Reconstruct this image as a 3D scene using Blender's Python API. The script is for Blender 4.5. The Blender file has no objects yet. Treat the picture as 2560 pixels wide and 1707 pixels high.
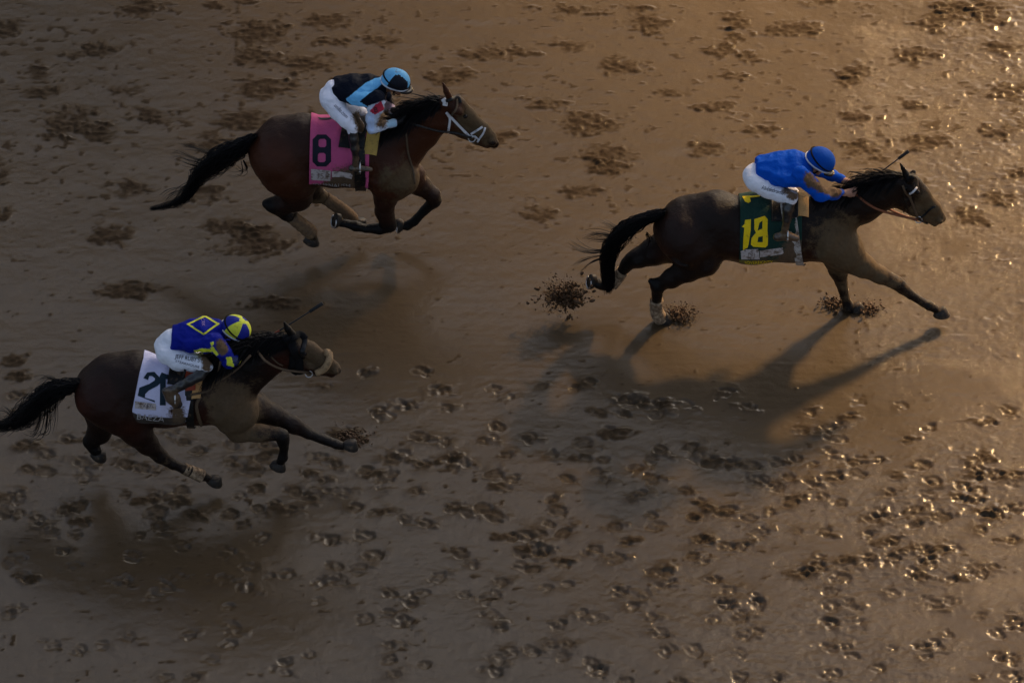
import bpy, bmesh, math, random
import numpy as np
from mathutils import Vector, Matrix, noise as mnoise
from mathutils.bvhtree import BVHTree

random.seed(7)
RNG = np.random.RandomState(11)
scene = bpy.context.scene
COL = scene.collection
R = math.radians

# ------------------------------------------------------------------ camera
PITCH = R(43.0); DIST = 50.0; LENS = 200.0
FWD = np.array([0.0, math.cos(PITCH), -math.sin(PITCH)])
UP = np.array([0.0, math.sin(PITCH), math.cos(PITCH)])
CAM = -FWD * DIST
FPX = 2560 * LENS / 36.0
cd = bpy.data.cameras.new('camera'); cam = bpy.data.objects.new('camera', cd); COL.objects.link(cam)
cam.location = CAM; cam.rotation_euler = (math.pi / 2 - PITCH, 0, 0)
cd.lens = LENS; cd.sensor_width = 36; cd.clip_start = 0.5; cd.clip_end = 2000
scene.camera = cam

# ------------------------------------------------------------------ sky, sun, exposure
SUN_AZ = R(32.0); SUN_EL = R(35.0)          # azimuth from +Y towards +X
w = bpy.data.worlds.new('World'); scene.world = w; w.use_nodes = True
nt = w.node_tree; bg = nt.nodes['Background']
sky = nt.nodes.new('ShaderNodeTexSky'); sky.sky_type = 'NISHITA'; sky.sun_disc = False
sky.sun_elevation = SUN_EL; sky.sun_rotation = SUN_AZ
sky.dust_density = 4.0; sky.air_density = 1.0; sky.ozone_density = 1.0
hs = nt.nodes.new('ShaderNodeHueSaturation'); hs.inputs['Saturation'].default_value = 0.80
nt.links.new(sky.outputs[0], hs.inputs['Color']); nt.links.new(hs.outputs[0], bg.inputs['Color'])
bg.inputs['Strength'].default_value = 0.088
sl = bpy.data.lights.new('sun', 'SUN'); so = bpy.data.objects.new('sun', sl); COL.objects.link(so)
sl.energy = 5.0; sl.angle = R(5.5); sl.color = (1.0, 0.62, 0.25)
sdir = Vector((math.sin(SUN_AZ) * math.cos(SUN_EL), math.cos(SUN_AZ) * math.cos(SUN_EL), math.sin(SUN_EL)))
so.rotation_euler = sdir.to_track_quat('Z', 'Y').to_euler(); so.location = sdir * 60
scene.view_settings.view_transform = 'Standard'; scene.view_settings.look = 'None'
scene.view_settings.exposure = 0.93; scene.view_settings.gamma = 1.0
scene.render.resolution_x = 1024; scene.render.resolution_y = 682

# ------------------------------------------------------------------ helpers: points
def ray(u, v):
    return FWD * FPX + np.array([1.0, 0, 0]) * (u - 1280) + UP * (853.5 - v)
def on_plane_y(u, v, y):
    d = ray(u, v); t = (y - CAM[1]) / d[1]; return CAM + d * t
def on_ground(u, v, z=0.0):
    d = ray(u, v); t = (z - CAM[2]) / d[2]; return CAM + d * t
def proj(pts):
    q = np.asarray(pts, float) - CAM
    dep = q @ FWD
    return 1280 + FPX * q[:, 0] / dep, 853.5 - FPX * (q @ UP) / dep
class Frame:
    """picks read off an enlarged detail: origin and scale turn them into points of the scene"""
    def __init__(s, ox, oy, k, y0):
        s.ox, s.oy, s.k, s.y0 = ox, oy, k, y0
        s.m = FPX / DIST / k                      # detail units per metre (about)
    def pt(s, X, Y, lat=0.0):
        return on_plane_y(s.ox + X * s.k, s.oy + Y * s.k, s.y0 + lat)
    def uv(s, pts):
        u, v = proj(pts); return (u - s.ox) / s.k, (v - s.oy) / s.k
    def dir(s, X, Y):
        d = ray(s.ox + X * s.k, s.oy + Y * s.k); return d / np.linalg.norm(d)

# ------------------------------------------------------------------ helpers: noise
def _hash(i, j, k, seed):
    n = (i * 374761393 + j * 668265263 + k * 2147483647 + seed * 1274126177) & 0xffffffff
    n = ((n ^ (n >> 13)) * 1274126177) & 0xffffffff
    n = (n ^ (n >> 16)) & 0xffffffff
    return n.astype(np.float64) / 4294967295.0
def noise3(p, s, seed=0):
    q = np.asarray(p, float) / s; f = np.floor(q); t = q - f; t = t * t * (3 - 2 * t); f = f.astype(np.int64)
    r = 0
    for a in (0, 1):
        for b in (0, 1):
            for c in (0, 1):
                wgt = (t[:, 0] if a else 1 - t[:, 0]) * (t[:, 1] if b else 1 - t[:, 1]) * (t[:, 2] if c else 1 - t[:, 2])
                r = r + wgt * _hash(f[:, 0] + a, f[:, 1] + b, f[:, 2] + c, seed)
    return r * 2 - 1
def noise2(X, Y, s, seed=0, sx=1.0):
    qx = X / (s * sx); qy = Y / s
    ix = np.floor(qx); iy = np.floor(qy); tx = qx - ix; ty = qy - iy
    tx = tx * tx * (3 - 2 * tx); ty = ty * ty * (3 - 2 * ty)
    ix = ix.astype(np.int64); iy = iy.astype(np.int64); z = np.zeros_like(ix)
    return ((_hash(ix, iy, z, seed) * (1 - tx) + _hash(ix + 1, iy, z, seed) * tx) * (1 - ty)
            + (_hash(ix, iy + 1, z, seed) * (1 - tx) + _hash(ix + 1, iy + 1, z, seed) * tx) * ty) * 2 - 1
def fbm2(X, Y, s, seed=0, oct=3, sx=1.0):
    r = 0; a = 1; tot = 0
    for o in range(oct):
        r = r + a * noise2(X + o * 13.7, Y - o * 7.1, s, seed + o * 17, sx); tot += a; a *= 0.55; s *= 0.47
    return r / tot

# ------------------------------------------------------------------ helpers: implicit surfaces
class Field:
    def __init__(s, lo, hi, h):
        s.lo = np.array(lo, float); s.h = h
        n = np.ceil((np.array(hi) - s.lo) / h).astype(int) + 1
        s.n = n; s.D = np.full(n, 0.5, np.float32)
        s.ax = [s.lo[i] + h * np.arange(n[i]) for i in range(3)]
    def cone(s, a, b, ra, rb, kl=1.0, k=0.03, sub=False):
        a = np.array(a, float); b = np.array(b, float)
        m = max(ra, rb) * max(1, kl) + k + 3 * s.h
        lo = np.minimum(a, b) - m; hi = np.maximum(a, b) + m
        i0 = np.maximum(np.floor((lo - s.lo) / s.h).astype(int), 0)
        i1 = np.minimum(np.ceil((hi - s.lo) / s.h).astype(int) + 1, s.n)
        if (i1 <= i0).any(): return
        x = s.ax[0][i0[0]:i1[0], None, None]; y = s.ax[1][None, i0[1]:i1[1], None] / kl; z = s.ax[2][None, None, i0[2]:i1[2]]
        a = a.copy(); b = b.copy(); a[1] /= kl; b[1] /= kl
        ba = b - a; L = ba @ ba
        px, py, pz = x - a[0], y - a[1], z - a[2]
        if L > 1e-9:
            t = np.clip((px * ba[0] + py * ba[1] + pz * ba[2]) / L, 0, 1)
        else:
            t = np.zeros(np.broadcast(px, py, pz).shape)
        d = np.sqrt((px - t * ba[0]) ** 2 + (py - t * ba[1]) ** 2 + (pz - t * ba[2]) ** 2) - (ra + (rb - ra) * t)
        sl_ = tuple(slice(i0[i], i1[i]) for i in range(3))
        A = s.D[sl_]
        if sub:
            d = -d; hh = np.clip(0.5 - 0.5 * (A - d) / k, 0, 1); s.D[sl_] = (A * (1 - hh) + d * hh + k * hh * (1 - hh)).astype(np.float32)
        else:
            hh = np.clip(0.5 + 0.5 * (A - d) / k, 0, 1); s.D[sl_] = (A * (1 - hh) + d * hh - k * hh * (1 - hh)).astype(np.float32)
    def cut(s, p, n):
        """keep the side the normal points away from"""
        n = np.array(n, float); n = n / np.linalg.norm(n)
        d = ((s.ax[0][:, None, None] - p[0]) * n[0] + (s.ax[1][None, :, None] - p[1]) * n[1] + (s.ax[2][None, None, :] - p[2]) * n[2])
        s.D = np.maximum(s.D, d.astype(np.float32))
    def mesh(s):
        D = s.D; D[0] = D[-1] = 0.5; D[:, 0] = D[:, -1] = 0.5; D[:, :, 0] = D[:, :, -1] = 0.5
        ins = D < 0
        c = np.zeros(tuple(s.n - 1), np.int8)
        for a in (0, 1):
            for b in (0, 1):
                for e in (0, 1):
                    c += ins[a:s.n[0] - 1 + a, b:s.n[1] - 1 + b, e:s.n[2] - 1 + e]
        idx = np.argwhere((c > 0) & (c < 8))
        vid = np.full(tuple(s.n - 1), -1, np.int64); vid[idx[:, 0], idx[:, 1], idx[:, 2]] = np.arange(len(idx))
        pos = np.zeros((len(idx), 3)); cnt = np.zeros(len(idx))
        for axis in range(3):
            o = [i for i in range(3) if i != axis]
            for p in (0, 1):
                for q in (0, 1):
                    off = np.zeros(3, int); off[o[0]] = p; off[o[1]] = q
                    e = np.zeros(3, int); e[axis] = 1
                    i0 = idx + off; i1 = i0 + e
                    d0 = D[i0[:, 0], i0[:, 1], i0[:, 2]]; d1 = D[i1[:, 0], i1[:, 1], i1[:, 2]]
                    m = (d0 < 0) != (d1 < 0)
                    t = np.where(m, d0 / np.where(m, d0 - d1, 1), 0)
                    pp = np.repeat(off[None].astype(float), len(idx), 0); pp[:, axis] += t
                    pos[m] += pp[m]; cnt[m] += 1
        V = s.lo + (idx + pos / cnt[:, None]) * s.h
        F = []
        for axis in range(3):
            b_, c_ = (axis + 1) % 3, (axis + 2) % 3
            sa = [slice(None)] * 3; sb = [slice(None)] * 3; sa[axis] = slice(0, -1); sb[axis] = slice(1, None)
            A = ins[tuple(sa)]; B = ins[tuple(sb)]
            for sign in (0, 1):
                e = np.argwhere(A & ~B if sign == 0 else ~A & B)
                def cell(db, dc):
                    q = e.copy(); q[:, b_] -= db; q[:, c_] -= dc; return vid[q[:, 0], q[:, 1], q[:, 2]]
                f = np.stack([cell(1, 1), cell(0, 1), cell(0, 0), cell(1, 0)], 1)
                if sign: f = f[:, ::-1]
                F.append(f)
        F = np.concatenate(F)
        F = F[(F >= 0).all(1)]
        return V, F

def new_mesh(name, V, F, mat, parent=None, smooth=True, attrs=None, cols=None):
    me = bpy.data.meshes.new(name)
    V = np.asarray(V, np.float32)
    if isinstance(F, np.ndarray):
        me.vertices.add(len(V)); me.vertices.foreach_set('co', V.ravel())
        n = F.shape[1]
        me.loops.add(F.size); me.loops.foreach_set('vertex_index', F.astype(np.int32).ravel())
        me.polygons.add(len(F)); me.polygons.foreach_set('loop_start', np.arange(0, F.size, n, dtype=np.int32))
        me.polygons.foreach_set('loop_total', np.full(len(F), n, np.int32))
        me.update(calc_edges=True)
    else:
        me.from_pydata([tuple(map(float, v)) for v in V], [], F); me.update()
    if smooth: me.polygons.foreach_set('use_smooth', np.ones(len(me.polygons), bool))
    for k, a in (attrs or {}).items():
        at = me.attributes.new(k, 'FLOAT', 'POINT'); at.data.foreach_set('value', np.asarray(a, np.float32))
    for k, a in (cols or {}).items():
        at = me.attributes.new(k, 'FLOAT_COLOR', 'POINT')
        at.data.foreach_set('color', np.c_[np.asarray(a, np.float32), np.ones(len(V), np.float32)].ravel())
    me.materials.append(mat)
    o = bpy.data.objects.new(name, me); COL.objects.link(o)
    if parent:
        o.parent = parent
        o.matrix_parent_inverse = Matrix.Translation(-parent.location) if parent.type == 'EMPTY' else Matrix.Identity(4)
    return o
def thing(name, label, cat, loc, group=None):
    o = bpy.data.objects.new(name, None); COL.objects.link(o); o.location = Vector(tuple(map(float, loc))); o.empty_display_size = 0.2
    o['label'] = label; o['category'] = cat
    if group: o['group'] = group
    return o
def tag(o, label, cat, group=None, kind=None):
    if label: o['label'] = label
    if cat: o['category'] = cat
    if group: o['group'] = group
    if kind: o['kind'] = kind
    return o
def tube(path, rad, n=8, flat=1.0, up=None):
    """closed tube along a path; rad is a number or a list; flat squeezes it along its second axis"""
    P = np.array(path, float); m = len(P); rad = np.broadcast_to(np.array(rad, float), (m,))
    T = np.gradient(P, axis=0); T /= np.maximum(np.linalg.norm(T, axis=1), 1e-9)[:, None]
    up = np.array([0.05, -0.6, 0.8]) if up is None else np.array(up, float)
    V = []; 
    for i in range(m):
        a = np.cross(T[i], up); a /= max(np.linalg.norm(a), 1e-6); b = np.cross(a, T[i])
        for j in range(n):
            th = 2 * math.pi * j / n
            V.append(P[i] + rad[i] * (math.cos(th) * a + flat * math.sin(th) * b))
    F = []
    for i in range(m - 1):
        for j in range(n):
            j2 = (j + 1) % n; F.append((i * n + j, i * n + j2, (i + 1) * n + j2, (i + 1) * n + j))
    F.append(tuple(range(n))[::-1]); F.append(tuple((m - 1) * n + j for j in range(n)))
    return V, F
def join(parts):
    V = []; F = []
    for v, f in parts:
        o = len(V); V.extend(list(v)); F.extend([tuple(i + o for i in q) for q in f])
    return V, F
def spline(pts, n):
    P = np.array(pts, float); m = len(P)
    if m < 3: 
        t = np.linspace(0, 1, n)[:, None]; return P[0] * (1 - t) + P[-1] * t
    Q = np.vstack([2 * P[0] - P[1], P, 2 * P[-1] - P[-2]]); out = []
    for s_ in np.linspace(0, m - 1 - 1e-6, n):
        i = int(s_); t = s_ - i; a, b, c, d = Q[i:i + 4]
        out.append(0.5 * (2 * b + (c - a) * t + (2 * a - 5 * b + 4 * c - d) * t * t + (3 * b - 3 * c + d - a) * t ** 3))
    return np.array(out)
def inpoly(X, Y, poly):
    c = np.zeros(X.shape, bool); n = len(poly)
    for i in range(n):
        x1, y1 = poly[i]; x2, y2 = poly[(i + 1) % n]
        if y1 == y2: continue
        c ^= ((y1 > Y) != (y2 > Y)) & (X < (x2 - x1) * (Y - y1) / (y2 - y1) + x1)
    return c

# ------------------------------------------------------------------ materials
MATS = {}
def nodes_of(name):
    m = bpy.data.materials.new(name); m.use_nodes = True; MATS[name] = m
    return m, m.node_tree, m.node_tree.nodes['Principled BSDF']
def math_node(t, op, a, b=None, clamp=False):
    n = t.nodes.new('ShaderNodeMath'); n.operation = op; n.use_clamp = clamp
    for i, v in enumerate((a, b)):
        if v is None: continue
        if isinstance(v, (int, float)): n.inputs[i].default_value = v
        else: t.links.new(v, n.inputs[i])
    return n.outputs[0]
def noise_node(t, scale, detail=3, rough=0.55):
    tc = t.nodes.get('TC') or t.nodes.new('ShaderNodeTexCoord'); tc.name = 'TC'
    n = t.nodes.new('ShaderNodeTexNoise'); n.inputs['Scale'].default_value = scale; n.inputs['Detail'].default_value = detail
    n.inputs['Roughness'].default_value = rough
    t.links.new(tc.outputs['Object'], n.inputs['Vector']); return n.outputs['Fac']
def mix_node(t, fac, a, b):
    n = t.nodes.new('ShaderNodeMix'); n.data_type = 'RGBA'
    if isinstance(fac, (int, float)): n.inputs[0].default_value = fac
    else: t.links.new(fac, n.inputs[0])
    for i, v in ((6, a), (7, b)):
        if isinstance(v, tuple): n.inputs[i].default_value = (*v, 1)
        else: t.links.new(v, n.inputs[i])
    return n.outputs[2]
def attr_node(t, name, out='Fac'):
    n = t.nodes.new('ShaderNodeAttribute'); n.attribute_name = name; return n.outputs[out]
def bump_node(t, h, strength, dist, prev=None):
    b = t.nodes.new('ShaderNodeBump'); b.inputs['Strength'].default_value = strength; b.inputs['Distance'].default_value = dist
    t.links.new(h, b.inputs['Height'])
    if prev is not None: t.links.new(prev, b.inputs['Normal'])
    return b.outputs[0]
MUD = (0.115, 0.074, 0.044)
def plain(name, col, rough=0.5, spec=0.22, bump=0.0, bscale=60, var=0.15, metal=0.0, coat=0.0, sheen=0.0, mud=0.0):
    """one colour with a little wear, speckled with dried mud if mud > 0"""
    m, t, p = nodes_of(name)
    c2 = tuple(max(0, x * (1 - var)) for x in col); c1 = tuple(min(1, x * (1 + var)) for x in col)
    c = mix_node(t, noise_node(t, 14, 4), c2, c1)
    if mud:
        f = noise_node(t, 22, 5, 0.7); f = math_node(t, 'MULTIPLY', math_node(t, 'SUBTRACT', f, 0.60 - 0.22 * mud), 5, True)
        c = mix_node(t, f, c, MUD)
    t.links.new(c, p.inputs['Base Color'])
    p.inputs['Roughness'].default_value = rough; p.inputs['Specular IOR Level'].default_value = spec; p.inputs['Metallic'].default_value = metal
    p.inputs['Coat Weight'].default_value = coat; p.inputs['Coat Roughness'].default_value = 0.15
    p.inputs['Sheen Weight'].default_value = sheen
    if bump: t.links.new(bump_node(t, noise_node(t, bscale, 3), bump, 0.01), p.inputs['Normal'])
    return m
def painted(name, rough=0.6, spec=0.4, bump=0.3, bscale=35, coat=0.0):
    """cloth whose dye is stored per vertex (col) with a mud layer (mud) over it"""
    m, t, p = nodes_of(name)
    c = attr_node(t, 'col', 'Color')
    f = math_node(t, 'ADD', attr_node(t, 'mud'), math_node(t, 'MULTIPLY', math_node(t, 'SUBTRACT', noise_node(t, 38, 6, 0.72), 0.5), 1.5))
    f = math_node(t, 'MULTIPLY', math_node(t, 'SUBTRACT', f, 0.42), 2.6, True)
    mc = mix_node(t, noise_node(t, 60, 3), (0.050, 0.029, 0.016), (0.150, 0.098, 0.058))
    t.links.new(mix_node(t, f, c, mc), p.inputs['Base Color'])
    p.inputs['Roughness'].default_value = rough; p.inputs['Specular IOR Level'].default_value = spec; p.inputs['Coat Weight'].default_value = coat
    t.links.new(bump_node(t, noise_node(t, bscale, 3), bump, 0.012), p.inputs['Normal'])
    return m
def coat_mat(name, base, red, dark, mudc=(0.100, 0.065, 0.033)):
    """wet short hair: base coat, redder flank, black points, mud splashed on"""
    m, t, p = nodes_of(name)
    tc = t.nodes.new('ShaderNodeTexCoord'); mp = t.nodes.new('ShaderNodeMapping'); mp.inputs['Scale'].default_value = (18, 60, 60)
    t.links.new(tc.outputs['Object'], mp.inputs[0])
    st = t.nodes.new('ShaderNodeTexNoise'); st.inputs['Scale'].default_value = 3; st.inputs['Detail'].default_value = 5
    t.links.new(mp.outputs[0], st.inputs['Vector'])
    c = mix_node(t, noise_node(t, 5, 3), base, tuple(x * 1.45 for x in base))
    c = mix_node(t, attr_node(t, 'red'), c, red)
    c = mix_node(t, attr_node(t, 'dark'), c, dark)
    f = math_node(t, 'ADD', attr_node(t, 'mud'), math_node(t, 'MULTIPLY', math_node(t, 'SUBTRACT', noise_node(t, 8, 9, 0.75), 0.5), 2.4))
    f = math_node(t, 'ADD', f, math_node(t, 'MULTIPLY', math_node(t, 'SUBTRACT', st.outputs['Fac'], 0.5), 0.7))
    f = math_node(t, 'MULTIPLY', math_node(t, 'SUBTRACT', f, 0.42), 2.6, True)
    mc = mix_node(t, noise_node(t, 40, 3), tuple(x * 0.6 for x in mudc), tuple(x * 1.25 for x in mudc))
    t.links.new(mix_node(t, f, c, mc), p.inputs['Base Color'])
    t.links.new(math_node(t, 'ADD', math_node(t, 'MULTIPLY', f, 0.3), 0.38), p.inputs['Roughness'])
    p.inputs['Specular IOR Level'].default_value = 0.15
    b = bump_node(t, st.outputs['Fac'], 0.5, 0.010); b = bump_node(t, noise_node(t, 10, 3), 0.45, 0.03, b)
    t.links.new(b, p.inputs['Normal'])
    return m

# ------------------------------------------------------------------ ground: a sheet of wet mud
def overview(x, y): return on_ground(x * 1.08844, y * 1.08844)
def detail(x, y): return on_ground(1300 + x * 0.54664, 850 + y * 0.54664)
def detail_left(x, y): return on_ground(x * 0.55272, 900 + y * 0.55272)

CHURN = [(330,15,60,22),(495,15,35,15),(585,75,72,32),(215,115,60,22),(765,50,60,20),(775,98,45,10),(885,95,55,20),(590,135,52,16),(700,145,62,26),
 (85,170,40,20),(105,210,50,20),(290,210,42,15),(605,205,62,25),(575,278,60,22),(160,280,70,36),(225,305,50,30),(345,265,52,25),(110,315,48,14),(475,330,42,22),
 (315,437,50,18),(245,540,50,22),(525,520,50,20),(590,560,66,34),(290,665,60,20),(625,695,55,18),(20,70,50,26),(25,825,30,14),(40,865,25,12),
 (1120,125,55,18),(1190,120,50,16),(1040,178,50,18),(1310,25,68,25),(1315,105,45,20),(1420,152,45,20),(1480,50,55,28),(1240,237,45,14),(1350,285,70,28),
 (1410,355,65,26),(1400,385,55,20),(1325,440,45,14),(1235,490,45,20),(1540,212,42,12),(1700,50,50,22),(1660,115,50,22),(1720,130,45,22),(1700,90,40,20),(1810,68,55,22),(1680,175,40,16),
 (1640,245,55,16),(1620,340,45,20),(1745,300,38,16),(1960,165,45,16),(1955,190,35,14),(1980,268,50,20),(2110,125,45,20),(2150,50,60,30),(2270,30,50,40),
 (2300,105,45,20),(2095,243,32,12),(2120,330,60,20),(1975,340,60,24),(2010,368,50,16),(2320,210,45,20),(2300,300,45,18),(2335,395,30,18),(2310,455,50,20),
 (2240,500,45,20),(1150,315,42,20),(0,490,22,18),(8,405,18,20),(470,440,45,25),(1460,20,30,14),(1890,5,50,12),(1290,690,45,26),(800,1010,45,25),(2200,20,60,20),(560,5,30,8)]
PRINTS_D = [(100,210),(250,220),(310,195),(480,275),(560,290),(640,290),(370,335),(480,340),(630,340),(930,245),(1040,310),(1320,330),(1500,350),(1740,300),(2230,320),
 (2150,370),(400,420),(40,440),(290,470),(1400,400),(1460,450),(1290,410),(1770,460),(1870,400),(640,500),(780,490),(600,540),(290,540),(140,530),(380,550),
 (1400,510),(1260,540),(1170,560),(1050,575),(960,570),(880,560),(530,585),(350,600),(210,630),(390,640),(1340,570),(1530,560),(1640,545),(2110,525),(1830,575),
 (1120,635),(1230,630),(1170,665),(1340,645),(1430,625),(1540,610),(600,635),(1720,620),(1890,650),(2060,580),(2100,620),(2180,620),(2260,620),(550,705),
 (150,730),(165,775),(760,690),(820,740),(1240,740),(1380,715),(1690,700),(1470,745),(1800,780),(2020,670),(2100,690),(2000,720),(2080,730),(940,780),
 (1050,815),(1140,785),(790,810),(600,800),(130,835),(1640,780),(1570,820),(1670,810),(1810,840),(1920,810),(2130,790),(2170,800),(2260,770),(200,880),
 (80,880),(20,890),(430,850),(1270,870),(1390,880),(1590,890),(1700,920),(2100,870),(2250,920),(10,960),(340,950),(100,970),(480,920),(830,910),(790,985),
 (940,940),(1010,940),(1840,960),(1920,960),(430,1000),(200,1020),(60,1045),(1480,1000),(1600,995),(1700,1000),(1870,1025),(2160,1040),(620,1060),(660,1110),
 (880,1090),(1290,1070),(1360,1040),(1470,1090),(1420,1150),(1970,1100),(2090,1050),(1830,1080),(120,1130),(450,1150),(1060,1165),(1090,1205),(930,1190),
 (1420,1215),(500,1220),(1900,1210),(280,1250),(600,1270),(180,1300),(880,1280),(1010,1270),(1420,1290),(1090,1330),(640,1340),(680,1410),(220,1390),
 (50,1425),(2100,1265),(2260,1300),(2180,1340),(1950,1345),(1830,1395),(1910,1400),(1490,1400),(1410,1405),(1520,1440),(1010,1430),(790,1420),(1850,1455),
 (330,1480),(350,1515),(2180,1440),(1640,1500),(1000,1540),(730,1560),(1160,1550),(480,1560),(1430,1520),(2090,1545),(2240,1540)]
PRINTS_L = [(1650,55),(1900,45),(2000,130),(2230,130),(80,75),(1480,120),(1715,230),(1860,205),(2020,215),(2250,300),(110,385),(200,420),(200,500),(120,490),(370,460),
 (300,355),(540,380),(640,490),(560,470),(830,370),(900,415),(1050,385),(1040,460),(1080,490),(1160,505),(1190,440),(1210,390),(1160,580),(1330,595),(1400,630),
 (1450,440),(1520,470),(1390,510),(1460,540),(1650,500),(1750,525),(1770,450),(1910,480),(1880,590),(2060,490),(2060,440),(2180,365),(2010,370),(1900,350),(1580,340),
 (2290,430),(2230,520),(2310,540),(2270,580),(570,610),(700,630),(820,590),(800,640),(1170,675),(1240,650),(1300,680),(1600,665),(1700,690),(1830,715),(1920,735),
 (2050,665),(2110,690),(2180,670),(2230,700),(2310,800),(1500,810),(1640,790),(2080,870),(1680,880),(380,740),(300,680),(350,665),(170,720),(700,690),(720,750),(870,700),
 (1040,700),(1100,750),(1180,810),(630,795),(820,840),(280,865),(600,890),(340,930),(60,900),(100,970),(140,990),(1130,940),(1220,975),(1290,970),(1510,930),(1530,990),
 (760,1030),(560,1000),(1110,1030),(1030,1115),(1440,1010),(1440,1090),(1760,1050),(1760,1145),(1830,1180),(2270,1000),(1980,980),(2100,1060),(2190,1080),(1860,1090),
 (40,1145),(240,1285),(360,1300),(860,1250),(1030,1285),(1290,1365),(1290,1410),(1400,1330),(1760,1290),(1760,1350),(1920,1375),(2240,1410),(2260,1210),(30,620),(60,160),(20,690)]

def build_ground():
    h = 0.014
    xs = np.arange(-7.6, 7.6, h); ys = np.arange(-7.4, 8.2, h)
    nx, ny = len(xs), len(ys)
    X, Y = np.meshgrid(xs, ys, indexing='ij')
    H = 0.012 * fbm2(X, Y, 0.9, 3, 3, 1.6) + 0.0035 * fbm2(X, Y, 0.22, 5, 3, 1.8) + 0.0016 * fbm2(X, Y, 0.05, 9, 2, 1.4)
    C = np.zeros_like(X); G = np.zeros_like(X)
    def win(cx, cy, rx, ry):
        i0 = max(0, int((cx - rx - xs[0]) / h)); i1 = min(nx, int((cx + rx - xs[0]) / h) + 2)
        j0 = max(0, int((cy - ry - ys[0]) / h)); j1 = min(ny, int((cy + ry - ys[0]) / h) + 2)
        return slice(i0, i1), slice(j0, j1)
    clod = fbm2(X, Y, 0.075, 31, 3, 1.7); fine = fbm2(X, Y, 0.034, 37, 2, 1.3); wide = fbm2(X, Y, 0.3, 41, 2, 1.5)
    rr = np.random.RandomState(5)
    # churned heaps of darker mud thrown up across the far side of the track
    def heap(cx, cy, rx, ry, s=1.0):
        sl_ = win(cx, cy, rx * 2.0, ry * 2.0)
        if sl_[0].start >= sl_[0].stop or sl_[1].start >= sl_[1].stop: return
        x, y = X[sl_], Y[sl_]
        d = np.sqrt(((x - cx) / rx) ** 2 + ((y - cy) / ry) ** 2)
        m = np.clip(1.3 - d + 0.95 * clod[sl_] + 0.4 * wide[sl_] + .25 * fine[sl_], 0, 1)
        m = m * m * (3 - 2 * m)
        core = np.clip(m * (0.85 + 0.9 * fine[sl_]), 0, 1)
        C[sl_] = np.maximum(C[sl_], core * s)
        H[sl_] += m * (0.005 + 0.013 * fine[sl_] + 0.008 * clod[sl_]) * s
    for (a, b, rx, ry) in CHURN:
        p = overview(a, b); heap(p[0], p[1], rx * 1.08844 / 284, ry * 1.08844 / 194)
    # the same further out, where the photograph does not reach
    for _ in range(110):
        cx, cy = rr.uniform(-7.4, 7.4), rr.uniform(1.0, 8.0)
        if abs(cx) < 4.7 and cy < 4.7: continue
        heap(cx, cy, rr.uniform(.15, .3), rr.uniform(.08, .16))
    # small clods between the heaps
    dens = np.clip((Y - 0.6) / 2.0, 0, 1) * (0.75 + 0.5 * fbm2(X, Y, 1.1, 51, 2)) + 0.12
    sp = fbm2(X, Y, 0.05, 57, 2, 1.6)
    m = np.clip((sp - (0.66 - 0.24 * dens)) * 7, 0, 1)
    C = np.maximum(C, m * 0.75); H += m * 0.004
    # hoof prints
    def hoofprint(cx, cy, r, ang, dep, soft):
        sl_ = win(cx, cy, r * 2.4, r * 2.4)
        if sl_[0].start >= sl_[0].stop or sl_[1].start >= sl_[1].stop: return
        x, y = X[sl_] - cx, Y[sl_] - cy
        ca, sa = math.cos(ang), math.sin(ang)
        st = rr.uniform(1.0, 1.55); u = (x * ca + y * sa) / (r * st); v = (-x * sa + y * ca) / r
        th = np.arctan2(v, u)
        d = np.sqrt(u * u + v * v) * (1 + 0.30 * fine[sl_] + 0.34 * clod[sl_])
        back = np.clip(-u, 0, 1)
        inside = np.clip((1.0 - d) * 4.5, 0, 1); inside = inside * inside * (3 - 2 * inside)
        front = np.clip(0.45 + 0.55 * u - 0.1 * v, 0.08, 1)
        H[sl_] -= 0.33 * dep * inside * (0.35 + 0.75 * front) - 0.009 * inside * fine[sl_]
        frog = np.exp(-((u + 0.25) ** 2 / 0.12 + v ** 2 / 0.05)); H[sl_] += dep * 0.25 * frog
        rim = np.exp(-((d - 1.18) / 0.17) ** 2) * (1 - 0.6 * back); H[sl_] += rim * (0.001 + 0.006 * fine[sl_]) * soft * rr.uniform(0, 1)
        ring = np.exp(-((d - 0.86) / 0.20) ** 2) * np.clip(0.35 + 0.65 * np.cos(th - rr.uniform(.9, 2.7)) + 0.5 * clod[sl_], 0, 1)
        C[sl_] = np.maximum(C[sl_], np.clip(ring * 0.78 * soft * (0.8 + 0.7 * fine[sl_]), 0, 1))
        C[sl_] = np.maximum(C[sl_], np.clip(inside * 0.36 * soft, 0, 1))
        sm = np.exp(-(d / 1.9) ** 2) * np.clip(2.2 * clod[sl_] + 1.2 * fine[sl_] + .1, 0, 1); C[sl_] = np.maximum(C[sl_], sm * .6 * soft); H[sl_] += sm * .006 * soft
        throw = np.exp(-(((u - 1.5) / 0.8) ** 2 + (v / 0.7) ** 2)) * np.clip(clod[sl_] * 2 + 0.3 * fine[sl_], 0, 1)
        C[sl_] = np.maximum(C[sl_], throw * 0.7 * soft); H[sl_] += throw * 0.016 * soft
    spots = [detail(a, b) for a, b in PRINTS_D] + [detail_left(a, b) for a, b in PRINTS_L]
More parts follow.
